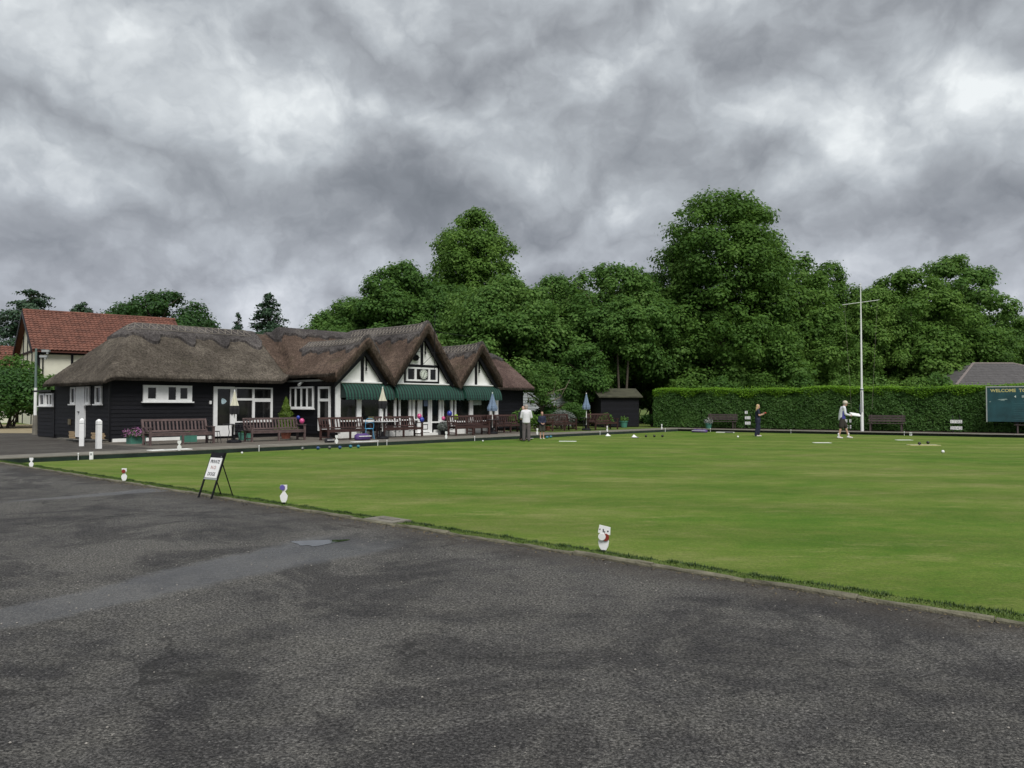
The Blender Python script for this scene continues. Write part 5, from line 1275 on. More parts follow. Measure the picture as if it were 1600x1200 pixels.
def person(label, loc, rz, h, P, top, bottom, shoe, hair, topm2=None, shorts=False, sleeves=1.0, hairlong=False, cap_m=None, wide=1.0, hem_z=-.06, tw=1.0):
    """P: joint overrides in metres for a 1.75 m figure; figure faces -y"""
    t = thing('person', label, 'person', loc, rz); s = h / 1.75
    J = dict(pel=(0, 0, .95), sp=(0, 0, 1.12), ch=(0, .0, 1.32), nk=(0, .0, 1.50), hd=(0, -.02, 1.58), cr=(0, -.015, 1.68),
             sL=(-.18, 0, 1.41), eL=(-.23, .02, 1.13), wL=(-.24, -.05, .90), sR=(.18, 0, 1.41), eR=(.23, .02, 1.13), wR=(.24, -.05, .90),
             hL=(-.09, 0, .92), kL=(-.10, -.02, .50), aL=(-.10, .02, .09), hR=(.09, 0, .92), kR=(.10, -.02, .50), aR=(.10, .02, .09))
    J.update(P); J = {k: Vector(v) * s for k, v in J.items()}
    for k in ('pel', 'sp', 'ch', 'nk', 'hd', 'cr'): pass
    def mk(names, rad, extra=()):
        idx = {n: i for i, n in enumerate(names)}; return idx
    # body: one continuous skinned surface
    V = []; Rr = []; E_ = []; I = {}
    def v(n, p, r): I[n] = len(V); V.append(Vector(p)); Rr.append((r[0] * s, r[1] * s) if isinstance(r, tuple) else (r * s, r * s)); return I[n]
    def e(a, b_): E_.append((I[a], I[b_]))
    w_ = wide
    v('pel', J['pel'], (.13 * w_, .10)); v('sp', J['sp'], (.12 * w_, .09)); v('ch', J['ch'], (.145 * w_, .10)); v('nk', J['nk'], .052); v('hd', J['hd'], (.070, .085)); v('cr', J['cr'], (.078, .092))
    for a, b_ in (('pel', 'sp'), ('sp', 'ch'), ('ch', 'nk'), ('nk', 'hd'), ('hd', 'cr')): e(a, b_)
    nose = J['hd'] + Vector((0, -.10, .02)) * s
    v('nose', nose, .013); e('hd', 'nose')
    for S in 'LR':
        v('s' + S, J['s' + S], .055); v('e' + S, J['e' + S], .040); v('w' + S, J['w' + S], .026)
        d = (J['w' + S] - J['e' + S]).normalized(); v('p' + S, J['w' + S] + d * .06 * s, (.036, .020))
        e('ch', 's' + S); e('s' + S, 'e' + S); e('e' + S, 'w' + S); e('w' + S, 'p' + S)
        v('h' + S, J['h' + S], .080 * w_); v('k' + S, J['k' + S], .052); v('c' + S, J['k' + S].lerp(J['a' + S], .3) + Vector((0, .015, 0)), .052); v('a' + S, J['a' + S], .036); v('t' + S, J['a' + S] + Vector((0, -.14, -.055)) * s, .032)
        e('pel', 'h' + S); e('h' + S, 'k' + S); e('k' + S, 'c' + S); e('c' + S, 'a' + S); e('a' + S, 't' + S)
    skin_mesh('body', V, E_, Rr, skin, t)
    # five fingers on each hand
    for S, sx in (('L', -1), ('R', 1)):
        d = (J['w' + S] - J['e' + S]).normalized(); side = d.cross(Vector((0, 1, .2))).normalized(); curl = side.cross(d).normalized(); base = J['w' + S] + d * .07 * s
        q = MB()
        for k in range(4):
            o_ = base + side * (k - 1.5) * .019 * s; L = (.062, .075, .07, .055)[k] * s
            q.tube([o_, o_ + d * L * .5 + curl * .008 * s, o_ + d * L * .85 + curl * .028 * s], [.0095 * s, .009 * s, .007 * s], 6)
        o_ = J['w' + S] + d * .03 * s + side * -.032 * s * sx; q.tube([o_, o_ + d * .03 * s - side * .018 * sx * s, o_ + d * .055 * s - side * .014 * sx * s], [.011 * s, .010 * s, .008 * s], 6)
        q.build('fingers', skin, t)
    # top
    def grow(nm, names, edges, rads, m): 
        Vs = [names[k] if not isinstance(names[k], str) else V[I[names[k]]] for k in range(len(names))]
        return skin_mesh(nm, Vs, edges, [tuple(x * s for x in (r if isinstance(r, tuple) else (r, r))) for r in rads], m, t)
    lerp = lambda a, b_, f: V[I[a]].lerp(V[I[b_]], f)
    hem = V[I['pel']] + Vector((0, 0, hem_z)) * s
    nm = [hem, 'pel', 'sp', 'ch', V[I['nk']] - Vector((0, 0, .045)) * s]; rd = [(.178 * w_, .150), (.172 * w_, .150), (.160 * w_, .138), (.175 * w_, .132), .070]; ed = [(0, 1), (1, 2), (2, 3), (3, 4)]
    for S in 'LR':
        b0 = len(nm); nm += ['s' + S, lerp('s' + S, 'e' + S, .55)]; rd += [.074, .066]; ed += [(3, b0), (b0, b0 + 1), (4, b0)]
        if sleeves > .6:
            nm += ['e' + S, lerp('e' + S, 'w' + S, .85)]; rd += [.056, .046]; ed += [(b0 + 1, b0 + 2), (b0 + 2, b0 + 3)]
    grow('top', nm, ed, rd, top)
    if topm2 is not None:
        q = MB(); M_ = Matrix.Translation((V[I['sp']] + V[I['ch']]) / 2)
        for sx in (-1, 1):
            q.add([M_ @ (Vector(c) * s) for c in ((sx * .186 * w_, -.075, -.32), (sx * .186 * w_, .075, -.32), (sx * .192 * w_, .04, .04), (sx * .192 * w_, -.05, .0), (sx * .05, -.075, -.32), (sx * .05, .075, -.32), (sx * .05, .04, .04), (sx * .05, -.05, .0))], [(0, 1, 2, 3), (0, 4, 5, 1), (3, 2, 6, 7), (0, 3, 7, 4), (1, 5, 6, 2)])
        q.build('side_panel', topm2, t)
    # trousers or shorts
    nm = [V[I['pel']] + Vector((0, 0, .04)) * s, V[I['pel']] + Vector((0, 0, -.03)) * s]; rd = [(.155 * w_, .128), (.160 * w_, .130)]; ed = [(0, 1)]
    for S in 'LR':
        b0 = len(nm)
        if shorts: nm += ['h' + S, lerp('h' + S, 'k' + S, .5), lerp('h' + S, 'k' + S, .88)]; rd += [.105 * tw, .106 * tw, .104 * tw]; ed += [(1, b0), (b0, b0 + 1), (b0 + 1, b0 + 2)]
        else: nm += ['h' + S, 'k' + S, 'a' + S]; rd += [.105 * tw, .088 * tw, .075 * tw]; ed += [(1, b0), (b0, b0 + 1), (b0 + 1, b0 + 2)]
    grow('shorts' if shorts else 'trousers', nm, ed, rd, bottom)
    for S in 'LR':
        a = V[I['a' + S]]; skin_mesh('shoe', [a + Vector((0, .035, -.035)) * s, a + Vector((0, -.05, -.045)) * s, a + Vector((0, -.16, -.06)) * s], [(0, 1), (1, 2)], [(.045 * s, .045 * s), (.048 * s, .042 * s), (.042 * s, .030 * s)], shoe, t, vox=.01)
        if shorts and cap_m is not None: skin_mesh('sock', [a + Vector((0, .0, .0)) * s, a + Vector((0, .01, .12)) * s], [(0, 1)], [.041 * s, .045 * s], shoe, t, vox=.01)
    # head: hair, ears, eyes
    hc = (V[I['hd']] + V[I['cr']]) / 2
    q = MB()
    for sx in (-1, 1): q.lathe([(.0, -.012), (.018, 0), (.0, .012)], 8, M=Matrix.Translation(hc + Vector((sx * .074, .005, -.02)) * s) @ Matrix.Rotation(R(90), 4, 'Y') @ Matrix.Scale(s, 4))
    q.build('ears', skin, t)
    q = MB()
    for sx in (-1, 1): q.lathe([(.0, -.004), (.011, 0), (.0, .004)], 8, M=Matrix.Translation(hc + Vector((sx * .03, -.083, -.01)) * s) @ Matrix.Rotation(R(90), 4, 'X') @ Matrix.Scale(s, 4))
    q.box(*[c * s for c in (-.02, .02)], 0, .002, 0, .004, Matrix.Translation(hc + Vector((0, -.084, -.075)) * s)); q.build('eyes_and_mouth', blk, t)
    hv = [hc + Vector((0, .022, .055)) * s, hc + Vector((0, .040, -.02)) * s]; hr_ = [(.090 * s, .086 * s), (.086 * s, .070 * s)]
    if hairlong: hv += [hc + Vector((0, .075, -.13)) * s, hc + Vector((0, .09, -.25)) * s]; hr_ += [(.095 * s, .055 * s), (.080 * s, .04 * s)]
    skin_mesh('hair', hv, [(i, i + 1) for i in range(len(hv) - 1)], hr_, hair, t)
    if cap_m is not None:
        q = MB(); q.lathe([(.108 * s, 0), (.108 * s, .06 * s), (.08 * s, .115 * s), (.0, .135 * s)], 18, tuple(hc + Vector((0, .01, .02)) * s))
        q.add([tuple(hc + Vector(c) * s) for c in ((-.085, -.06, .03), (.085, -.06, .03), (.06, -.19, .01), (-.06, -.19, .01), (-.085, -.06, .042), (.085, -.06, .042), (.06, -.19, .02), (-.06, -.19, .02))], [(0, 1, 2, 3), (4, 5, 6, 7), (0, 1, 5, 4), (1, 2, 6, 5), (2, 3, 7, 6), (3, 0, 4, 7)]); q.build('cap', cap_m, t)
    return t
grey_tr = mat('grey_trousers', (.105, .088, .090), .85, .12, 6); whitev = mat('white_fleece', (.66, .65, .68), .85, .05); darkc = mat('dark_coat', (.016, .016, .02), .85)
navy = mat('navy_knit', (.012, .016, .040), .85, .15); olive = mat('dark_olive_shorts', (.04, .04, .030), .85); brownsh = mat('dark_brown_shorts', (.035, .028, .024), .85)
blond = mat('blond_hair', (.50, .36, .18), .6, .15, 30); brownh = mat('brown_hair', (.09, .045, .025), .6, .2, 30); greyh = mat('grey_hair', (.30, .25, .22), .6, .2, 30); sandy = mat('sandy_hair', (.24, .13, .06), .6)
whs = mat('white_shoe', (.68, .68, .68), .6); dks = mat('dark_shoe', (.05, .05, .055), .6); blu_j = mat('royal_blue_panel', (.05, .05, .26), .7); cap_cream = mat('cream_cap', (.58, .52, .42), .8)
LEAN = dict(hd=(0, -.05, 1.57), cr=(0, -.05, 1.665))
person('person in white top and grey trousers seen from behind on the green', (.62, 34.6, gz), R(178), 1.60,
       dict(hL=(-.09, 0, .92), aL=(-.12, .03, .09), kL=(-.11, 0, .5), aR=(.12, .0, .09), kR=(.11, -.02, .5), wL=(-.16, -.22, 1.05), eL=(-.25, -.02, 1.14), wR=(.16, -.22, 1.05), eR=(.25, -.02, 1.14), hd=(0, -.05, 1.56), cr=(0, -.055, 1.65)), whitev, grey_tr, dks, greyh, wide=1.12, tw=1.05)
person('person in dark coat almost hidden behind the white topped one', (.50, 35.3, gz), R(-10), 1.52, dict(wL=(-.1, -.22, 1.1), wR=(.1, -.22, 1.1)), darkc, darkc, dks, brownh, hairlong=True, wide=1.1)
person('child in navy jacket and dark shorts standing on the green', (1.39, 36.95, gz), R(10), 1.26, dict(wL=(-.10, -.20, 1.02), wR=(.10, -.20, 1.02), eL=(-.24, -.02, 1.14), eR=(.24, -.02, 1.14)), navy, olive, whs, sandy, shorts=True)
wom = person('woman with long blond hair in navy looking right across the green', (12.3, 39.9, gz), R(80), 1.60,
       dict(wR=(.10, -.26, 1.24), eR=(.22, -.05, 1.15), wL=(-.10, -.25, 1.20), eL=(-.22, -.04, 1.15), kL=(-.08, .04, .5), aL=(-.08, .12, .09), kR=(.08, -.06, .5), aR=(.08, -.02, .09)), navy, navy, whs, blond, hairlong=True, sleeves=.5, wide=1.0, hem_z=-.22, tw=1.08)
q = MB(); q.lathe([(0.0, -.04), (.04, -.02), (.045, .0), (.04, .02), (0, .04)], 12); o = q.build('red_ball', plastic('red_plastic', (.5, .06, .05))); o.location = (12.66, 39.84, gz + 1.18); tag(o, 'small red ball held up by the blond woman', 'ball')
man = person('man in white and blue jacket, shorts and pale cap walking right', (15.55, 37.6, gz), R(84), 1.80,
       dict(pel=(0, .0, .95), sp=(0, -.01, 1.12), ch=(0, -.05, 1.32), nk=(0, -.10, 1.48), hd=(0, -.16, 1.54), cr=(0, -.17, 1.63), sL=(-.18, -.06, 1.40), sR=(.18, -.06, 1.40), eL=(-.22, -.10, 1.12), wL=(-.12, -.34, 1.05), eR=(.22, -.10, 1.12), wR=(.10, -.34, 1.05),
            hL=(-.09, 0, .92), kL=(-.10, .06, .50), aL=(-.10, .17, .09), hR=(.09, 0, .92), kR=(.10, -.20, .52), aR=(.10, -.32, .10)), mat('white_jacket', (.66, .67, .72), .75), brownsh, whs, greyh, topm2=blu_j, shorts=True, cap_m=cap_cream, wide=1.10, hem_z=-.10, tw=1.12)
t = thing('paper_sheets', 'white papers held flat in front by the walking man', 'papers', (16.12, 37.55, gz + 1.07), R(-8))
for k in range(2): q = MB(); q.add([(-.2, -.14, .0), (.22, -.16, -.03), (.26, .12, .07), (-.18, .15, .14), (-.2, -.14, .006), (.22, -.16, -.024), (.26, .12, .076), (-.18, .15, .146)], [(0, 1, 2, 3), (4, 5, 6, 7), (0, 1, 5, 4), (1, 2, 6, 5), (2, 3, 7, 6), (3, 0, 4, 7)]); o = q.build('sheet', white, t); o.location = (.03 * k, 0, .02 * k); o.rotation_euler = (0, 0, .2 * k)
# clothing hung inside the front door window
sh = thing('hanging_shirt', 'blue shirt on a hanger in the front door glass', 'shirt', W(19.09, 4.22, 1.35), ALPHA)
q = MB(); q.prism([(-.12, 0), (.12, 0), (.12, .38), (.17, .30), (.19, .36), (.11, .50), (.04, .53), (-.04, .53), (-.11, .50), (-.19, .36), (-.17, .30), (-.12, .38)], lambda a, b_, d: (a, -d, b_ + .05), 0, .022); q.build('shirt', mat('pale_blue_cotton', (.17, .22, .36), .8, .2, 9), sh)
q = MB(); q.tube([(0, 0, .58), (0, 0, .66)], .006, 5); q.build('hook', steel_dark, sh)

# ------------------------------------------------------------------ HEDGES
def hedge(label, M_, L, D, H, nfoliage, seed, ls=.062, m=leaf_hedge, new=True):
    t = thing('hedge', label, 'hedge', M_.to_translation(), M_.to_euler().z)
    q = MB(); nx = 40
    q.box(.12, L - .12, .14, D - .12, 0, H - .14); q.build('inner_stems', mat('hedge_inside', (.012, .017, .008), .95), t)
    rg = np.random.default_rng(seed)
    def bumpf(x, z): return .06 * np.sin(x * 1.7) * np.cos(z * 1.3 + x * .3) + .04 * np.sin(x * 4.3 + 1) * np.sin(z * 3.7 + np.sin(x)) + .03 * np.sin(x * 11 + np.sin(z * 5) * 2) * np.sin(z * 9 + np.sin(x * 3) * 2)
    aF, aT, aE = L * H, L * D, D * H; tot = aF * 1.0 + aT + aE
    n1, n2, n3 = int(nfoliage * aF / tot), int(nfoliage * aT / tot), int(nfoliage * aE / tot)
    x = rg.uniform(0, L, n1); z = rg.uniform(.05, H, n1); C1 = np.stack([x, bumpf(x, z) + rg.uniform(-.05, .10, n1), z], 1); N1 = np.tile([0, -1.0, .35], (n1, 1))
    x = rg.uniform(0, L, n2); y = rg.uniform(0, D, n2); C2 = np.stack([x, y, H + bumpf(x, y) + rg.uniform(-.06, .05, n2)], 1); N2 = np.tile([0, 0, 1.0], (n2, 1))
    y = rg.uniform(0, D, n3); z = rg.uniform(.05, H, n3); C3 = np.stack([bumpf(y, z) + rg.uniform(-.06, .10, n3), y, z], 1); N3 = np.tile([-1.0, 0, .35], (n3, 1))
    C = np.concatenate([C1, C2, C3]); N = np.concatenate([N1, N2, N3]) + rg.normal(0, .55, (n1 + n2 + n3, 3))
    npmesh('foliage', leaf_quads(C, N, ls, rg), 4, m, t)
    if new:
        n = int(nfoliage * .42); x = rg.uniform(-.03, L, n); y = np.where(rg.random(n) < .5, rg.uniform(-.13, .10, n), rg.uniform(0, D, n)); z = H + .05 * np.sin(x * .7) + .04 * np.sin(x * 1.9) + np.where(y < .1, rg.uniform(-.42, .14, n) * rg.random(n) ** .35 * (.8 + .4 * np.sin(x * 3.3)), rg.uniform(-.05, .14, n)) + .03
        n2_ = rg.normal(0, .5, (n, 3)) + np.array([0, -.3, .8]); npmesh('new_growth', leaf_quads(np.stack([x, y, z], 1), n2_, ls * .9, rg, .5), 4, leaf_new, t)
    n = 2600; x = rg.uniform(0, L, n); y = rg.uniform(-.05, D, n); hh = rg.random(n) ** 2.5 * .22
    npmesh('stray_shoots', leaf_quads(np.stack([x, y, H + .08 + hh], 1), rg.normal(0, .6, (n, 3)) + [0, -.5, .3], ls * .85, rg, .45), 4, leaf_new, t)
    return t
hedge('long clipped beech hedge with bright green top along the far side', FAR @ Matrix.Translation((-2.9, 3.0, 0)), 32, 1.3, 2.34, 125000, 1, .049)

def bush(label, loc, r, h, n, m, seed, ls=.09, shape='lumpy', rz=0, cat='shrub', name='shrub', grp=None, stems=True):
    t = thing(name, label, cat, loc, rz, grp); rg = np.random.default_rng(seed)
    nc = 18; d = rg.normal(size=(nc, 3)); d /= np.linalg.norm(d, axis=1, keepdims=True); d[:, 2] = np.abs(d[:, 2]) * 1.0
    cen = d * np.array([r[0], r[1], h * .5]) * rg.uniform(.45, .8, (nc, 1)) + np.array([0, 0, h * .42]); k = rg.integers(0, nc, n)
    dd = rg.normal(size=(n, 3)); dd /= np.linalg.norm(dd, axis=1, keepdims=True)
    cr_ = min(min(r), h * .6) * .48; C = cen[k] + dd * cr_ * rg.uniform(.75, 1.12, (n, 1)); C[:, 2] = np.abs(C[:, 2]) + .03
    npmesh('foliage', leaf_quads(C, dd + rg.normal(0, .5, (n, 3)) + [0, 0, .5], ls, rg), 4, m, t)
    if stems:
        q = MB()
        for i in range(6): c = cen[i]; q.tube([(c[0] * .1, c[1] * .1, 0), (c[0] * .5, c[1] * .5, h * .3), tuple(c)], [.05, .035, .012], 6)
        q.build('stems', bark, t)
    return t
# left boundary bushes
bush('large dense dark bush filling the left edge behind the lamp post', (-31.8, 50.0, 0), (3.7, 2.2), 4.0, 20000, leaf_dark, 21, .10)
bush('green bush between the lamp post and the black annex', (-29.0, 51.0, 0), (2.2, 1.6), 3.7, 11000, leaf_maple, 22, .09)
bush('taller leafy shrub rising above the left bushes', (-33.2, 53.0, 0), (1.6, 1.5), 5.2, 7000, leaf_maple, 23, .11)
bush('yellowish shrub at the foot of the timbered house', (-30.2, 54.5, 0), (1.1, 1.0), 4.2, 3500, leaf_yell, 24, .09)
# garden behind the lawn benches
bush('leafy shrub left of the lawn behind the couple', W(27.4, 5.2), (.9, .7), 1.15, 4000, leaf_maple, 31, .07)
bush('bright green low plant behind the child', W(27.6, 4.4), (.55, .5), .9, 1800, leaf_lime, 32, .06)
bush('dark spreading shrub in front of the pale fence', W(31.0, 6.6), (1.4, 1.0), 1.35, 6000, leaf_dark, 33, .08)
bush('round golden green shrub behind the lawn parasol', W(31.8, 5.0), (.9, .8), 1.75, 5000, leaf_maple, 34, .06)
bush('grey green shrub right of the child bench', W(30.4, 4.7), (.7, .6), 1.2, 2600, leaf_silver, 35, .05)
bush('low reddish shrub left of the black shed', W(33.0, 7.2), (1.3, 1.0), 1.4, 3500, leaf_mat('bronze_leaves', (.04, .03, .015), (.075, .05, .025), (.12, .08, .035)), 36, .07)
bush('small leafy plant beside the green tub by the shed', W(35.4, 5.2), (.5, .5), .9, 1500, leaf_maple, 37, .06)
bush('low weedy plants against the shed wall', W(38.0, 5.4), (1.0, .6), 1.0, 2800, leaf_maple, 38, .06)
bush('low plants at the left end of the hedge', W(39.4, 4.2), (1.1, .6), .8, 2600, leaf_dark, 39, .06)

# ------------------------------------------------------------------ TREES
def crown_mesh(seed, H, zb, prof, nclump, rc, nleaf, ls, squash=.72, inner=.28, spread=(.80, 1.03), up=.55):
    """returns leaf vertex array. prof(t) radius, t in 0..1 from crown base to top"""
    rg = np.random.default_rng(seed)
    tt = np.linspace(0, 1, 60); rr = np.array([max(.02, prof(x)) for x in tt]); wgt = rr + .25 * rr.max(); cdf = np.cumsum(wgt); cdf /= cdf[-1]
    t = np.interp(rg.random(nclump), cdf, tt); a = rg.uniform(0, 2 * np.pi, nclump); k = rg.uniform(spread[0], spread[1], nclump); deep = rg.random(nclump) < .30; k = np.where(deep, rg.uniform(.3, .75, nclump), k)
    r = np.interp(t, tt, rr); lump = 1 + .08 * np.sin(a * 3 + seed + t * 4) + .07 * np.sin(a * 5 + t * 9) + .09 * np.sin(t * 17 + a * 2) + rg.normal(0, .06, nclump)
    cr_ = rc * rg.uniform(.6, 1.25, nclump) * (.62 + .38 * np.clip(r / rr.max(), 0, 1))
    rad = np.maximum(r * k * lump - cr_ * .55, 0)
    cen = np.stack([rad * np.cos(a), rad * np.sin(a), zb + (H - zb) * t], 1); cen[:, 2] = np.minimum(cen[:, 2], H - cr_ * .5)
    wl = cr_ ** 2; wl /= wl.sum(); ci = rg.choice(nclump, nleaf, p=wl)
    d = rg.normal(size=(nleaf, 3)); d /= np.linalg.norm(d, axis=1, keepdims=True)
    outw = np.stack([np.cos(a), np.sin(a), np.zeros(nclump)], 1)[ci]
    d = d + outw * .35 + np.array([0, 0, .30]); d /= np.linalg.norm(d, axis=1, keepdims=True)
    sh = np.where(rg.random(nleaf) < inner, rg.uniform(.2, .8, nleaf), rg.uniform(.82, 1.06, nleaf))
    # small scale raggedness: sub tufts on each clump
    rag = 1 + .26 * np.sin(d[:, 0] * 7 + ci) * np.sin(d[:, 1] * 8 + ci * 1.7) + .16 * np.sin(d[:, 2] * 11 + ci) + .12 * rg.random(nleaf) ** 6 * 4
    C = cen[ci] + d * (cr_[ci] * sh * rag)[:, None] * np.array([1, 1, squash])
    N = d * 1.0 + rg.normal(0, .32, (nleaf, 3)) + np.array([0, 0, up])
    return leaf_quads(C, N, ls, rg, .66)
def trunk_mb(H, zb, r0, prof, seed, lean=0):
    rg = random.Random(seed); q = MB(); top = zb + (H - zb) * .78
    pts = [(lean * z / H + .12 * math.sin(z * .9 + seed), .1 * math.cos(z * .7 + seed), z) for z in np.linspace(0, top, 9)]
    q.tube(pts, [r0 * (1.25 if i == 0 else 1 - .82 * i / 8) for i in range(9)], 9)
    for i in range(9):
        z = zb * .8 + (top - zb * .8) * (i + .3) / 9; a = rg.uniform(0, 6.28); L = prof(min(1, max(0, (z - zb) / (H - zb)))) * .75
        b0 = (lean * z / H + .12 * math.sin(z * .9 + seed), .1 * math.cos(z * .7 + seed), z)
        q.tube([b0, (b0[0] + L * .5 * math.cos(a), b0[1] + L * .5 * math.sin(a), z + L * .35), (b0[0] + L * math.cos(a + .2), b0[1] + L * math.sin(a + .2), z + L * .6)], [r0 * .32, r0 * .2, r0 * .07], 6)
    return q
PROTO = {}
def make_tree(key, label, loc, H, zb, prof, ncl, rc, nleaf, ls, m, seed, trunk=.28, tm=None, cat='tree', name='tree', rz=0, grp=None, **kw):
    t = thing(name, label, cat, loc, rz, grp)
    npmesh('crown', crown_mesh(seed, H, zb, prof, ncl, rc, nleaf, ls, **kw), 4, m, t)
    trunk_mb(H, zb, trunk, prof, seed).build('trunk', tm or bark, t)
    PROTO[key] = t; return t
def tree_copy(key, label, loc, s, rz, grp=None):
    o = copy_tree(PROTO[key]); o.location = loc; o.scale = s if isinstance(s, tuple) else (s, s, s); o.rotation_euler = (0, 0, rz); o['label'] = label
    if grp: o['group'] = grp
    elif 'group' in o: del o['group']
    return o
dome = lambda w_, p=.55, q_=.9: (lambda t: w_ * (math.sin(math.pi * min(1, t ** p * .96 + .04)) ** q_))
def plist(pts):
    xs = [p[0] for p in pts]; ys = [p[1] for p in pts]; return lambda t: float(np.interp(t, xs, ys))
# the two tall limes
make_tree('lime_a', 'tall narrow lime tree rising alone behind the clubhouse gables', (-3.75, 75, 0), 19.9, 6, plist([(0, 4.6), (.15, 5.0), (.35, 4.9), (.55, 4.4), (.75, 3.4), (.9, 2.2), (1, .6)]), 237, 1.12, 66700, 0.136, leaf_lime, 41, .4)
make_tree('lime_b', 'tallest broad lime tree behind the left part of the hedge', (16.6, 63, 0), 18.2, 1.8, plist([(0, 5.6), (.15, 6.1), (.3, 5.9), (.45, 5.3), (.6, 4.9), (.75, 4.7), (.88, 3.8), (.96, 2.4), (1, .8)]), 412, 1.17, 121800, 0.128, leaf_lime, 42, .5)
make_tree('lime_c', 'sloping lime tree at the right shoulder of the tallest one', (22.2, 66, 0), 15.0, 1.5, plist([(0, 5.2), (.3, 5.4), (.55, 4.6), (.8, 3.1), (.93, 1.8), (1, .5)]), 250, 1.08, 63800, 0.136, leaf_lime, 43, .4)
# maples behind the clubhouse
make_tree('maple_a', 'spreading maple behind the clubhouse left of the tall narrow lime', (-9.4, 67, 0), 13.2, 3.0, plist([(0, 3.4), (.2, 4.9), (.45, 5.0), (.7, 4.0), (.88, 2.7), (1, .9)]), 237, 1.03, 63800, 0.136, leaf_maple, 44, .35)
tree_copy('maple_a', 'lower maple at the left end of the wood behind the clubhouse roof', (-13.6, 69, 0), (.82, .82, .80), 1.9)
tree_copy('maple_a', 'maple crown between the spreading maple and the tall lime', (-5.4, 66, 0), (.78, .78, .86), 4.1)
make_tree('broad_a', 'broad layered tree over the right gable of the clubhouse', (-.6, 60, 0), 11.0, 2.2, plist([(0, 4.6), (.2, 5.6), (.5, 5.2), (.75, 3.9), (.9, 2.5), (1, .8)]), 262, 1.03, 72500, 0.124, leaf_maple, 45, .3, barkp)
make_tree('broad_b', 'broad dark tree with bare pale stems behind the shed', (7.6, 61, 0), 12.1, 3.6, plist([(0, 3.8), (.2, 5.2), (.5, 5.0), (.75, 3.9), (.9, 2.4), (1, .8)]), 262, 1.03, 72500, 0.124, leaf_maple, 46, .22, barkp)
tree_copy('broad_a', 'middle tree of the wood between the two broad ones', (3.6, 63, 0), (.9, .9, 1.04), 2.4)
tree_copy('broad_b', 'leafy tree filling the gap left of the tallest lime', (11.4, 65, 0), (.85, .85, 1.0), 3.2)
# right hand wood
tree_copy('lime_c', 'pointed tree just left of the flagpole top', (27.0, 68, 0), (.72, .72, .90), 2.0)
make_tree('ash_a', 'light feathery tree right of the flagpole', (33.2, 66, 0), 12.6, 1.5, plist([(0, 4.2), (.3, 4.8), (.6, 4.3), (.82, 3.2), (1, 1.0)]), 237, 0.99, 60900, 0.128, leaf_lime, 47, .3)
make_tree('ash_b', 'tall open crowned tree near the right edge', (38.6, 69, 0), 14.3, 4, plist([(0, 3.5), (.25, 4.4), (.5, 4.0), (.75, 3.1), (.9, 2.3), (1, .9)]), 162, 0.95, 49300, 0.128, leaf_maple, 48, .3)
tree_copy('ash_a', 'rounded tree behind the flagpole', (29.4, 65, 0), (.75, .75, .86), 1.2)
tree_copy('ash_a', 'lower tree before the tall open one, above the bungalow', (36.6, 66.5, 0), (.9, .9, .80), 4.4)
tree_copy('ash_b', 'low tree at the right edge beyond the bungalow roof', (44.2, 72, 0), (.95, .95, .68), 2.0)
tree_copy('ash_a', 'tree beyond the right edge of the view', (50, 72, 0), (1, 1, .66), 3.0)
tree_copy('lime_c', 'darker tree between the tallest lime and the pointed tree', (24.8, 63.5, 0), (.62, .62, .62), 5.0)
BACK = ['leftmost, behind the spreading maple', 'behind the tall narrow lime', 'behind the third gable', 'behind the pale slatted fence', 'behind the black shed', 'left of the tallest lime trunk', 'right of the tallest lime trunk', 'behind the pointed tree', 'behind the light feathery tree', 'behind the bungalow roof', 'at the right edge of the view']
# rear belt closing the view under the crowns
for i, (x, y, s) in enumerate([(-12, 76, .8), (-2, 74, .7), (3, 72, .7), (8, 73, .75), (14, 72, .8), (20, 74, .8), (27, 76, .75), (32, 75, .8), (38, 78, .75), (44, 80, .7), (50, 80, .7)]):
    tree_copy('broad_a' if i % 2 else 'maple_a', 'shadowed tree deep in the wood, ' + BACK[i], (x, y, 0), (s * 1.15, s * 1.15, s), i * 1.3, 'shadowed trees at the back of the wood')
# understorey
for i, (x, y, h, lab) in enumerate([(12.6, 57, 3.6, 'shrub above the left end of the hedge'), (15.2, 57.5, 4.2, 'taller shrub behind the hedge above the low bench'), (17.8, 57, 3.9, 'feathery shrub behind the hedge above the woman'), (20.4, 57, 4.1, 'shrub behind the hedge between woman and man'),
                                 (23.2, 56, 3.8, 'shrub behind the hedge above the walking man'), (25.6, 55.5, 3.7, 'shrub behind the hedge left of the flagpole'), (28.0, 55, 3.9, 'pale shrub behind the hedge right of the flagpole'), (29.0, 55, 4.2, 'upright pale shrub left of the bungalow roof'),
                                 (30.8, 54.6, 2.9, 'thin shrub in front of the bungalow roof')]):
    bush(lab, (x, y, 0), (1.5, 1.3), h, 4200, leaf_maple if i % 2 else leaf_lime, 60 + i, .10, grp='shrubs growing behind the hedge')
for i, (x, y) in enumerate([(-2, 64), (2, 66), (6, 68), (10, 64), (13, 66)]):
    bush('dark undergrowth ' + ('behind the right end of the clubhouse', 'behind the gnarled apple tree', 'behind the small round tree', 'directly behind the shed', 'behind the left end of the hedge')[i], (x, y, 0), (3.4, 1.5), 3.4, 5000, leaf_dark, 80 + i, .16, grp='dark undergrowth in the wood')
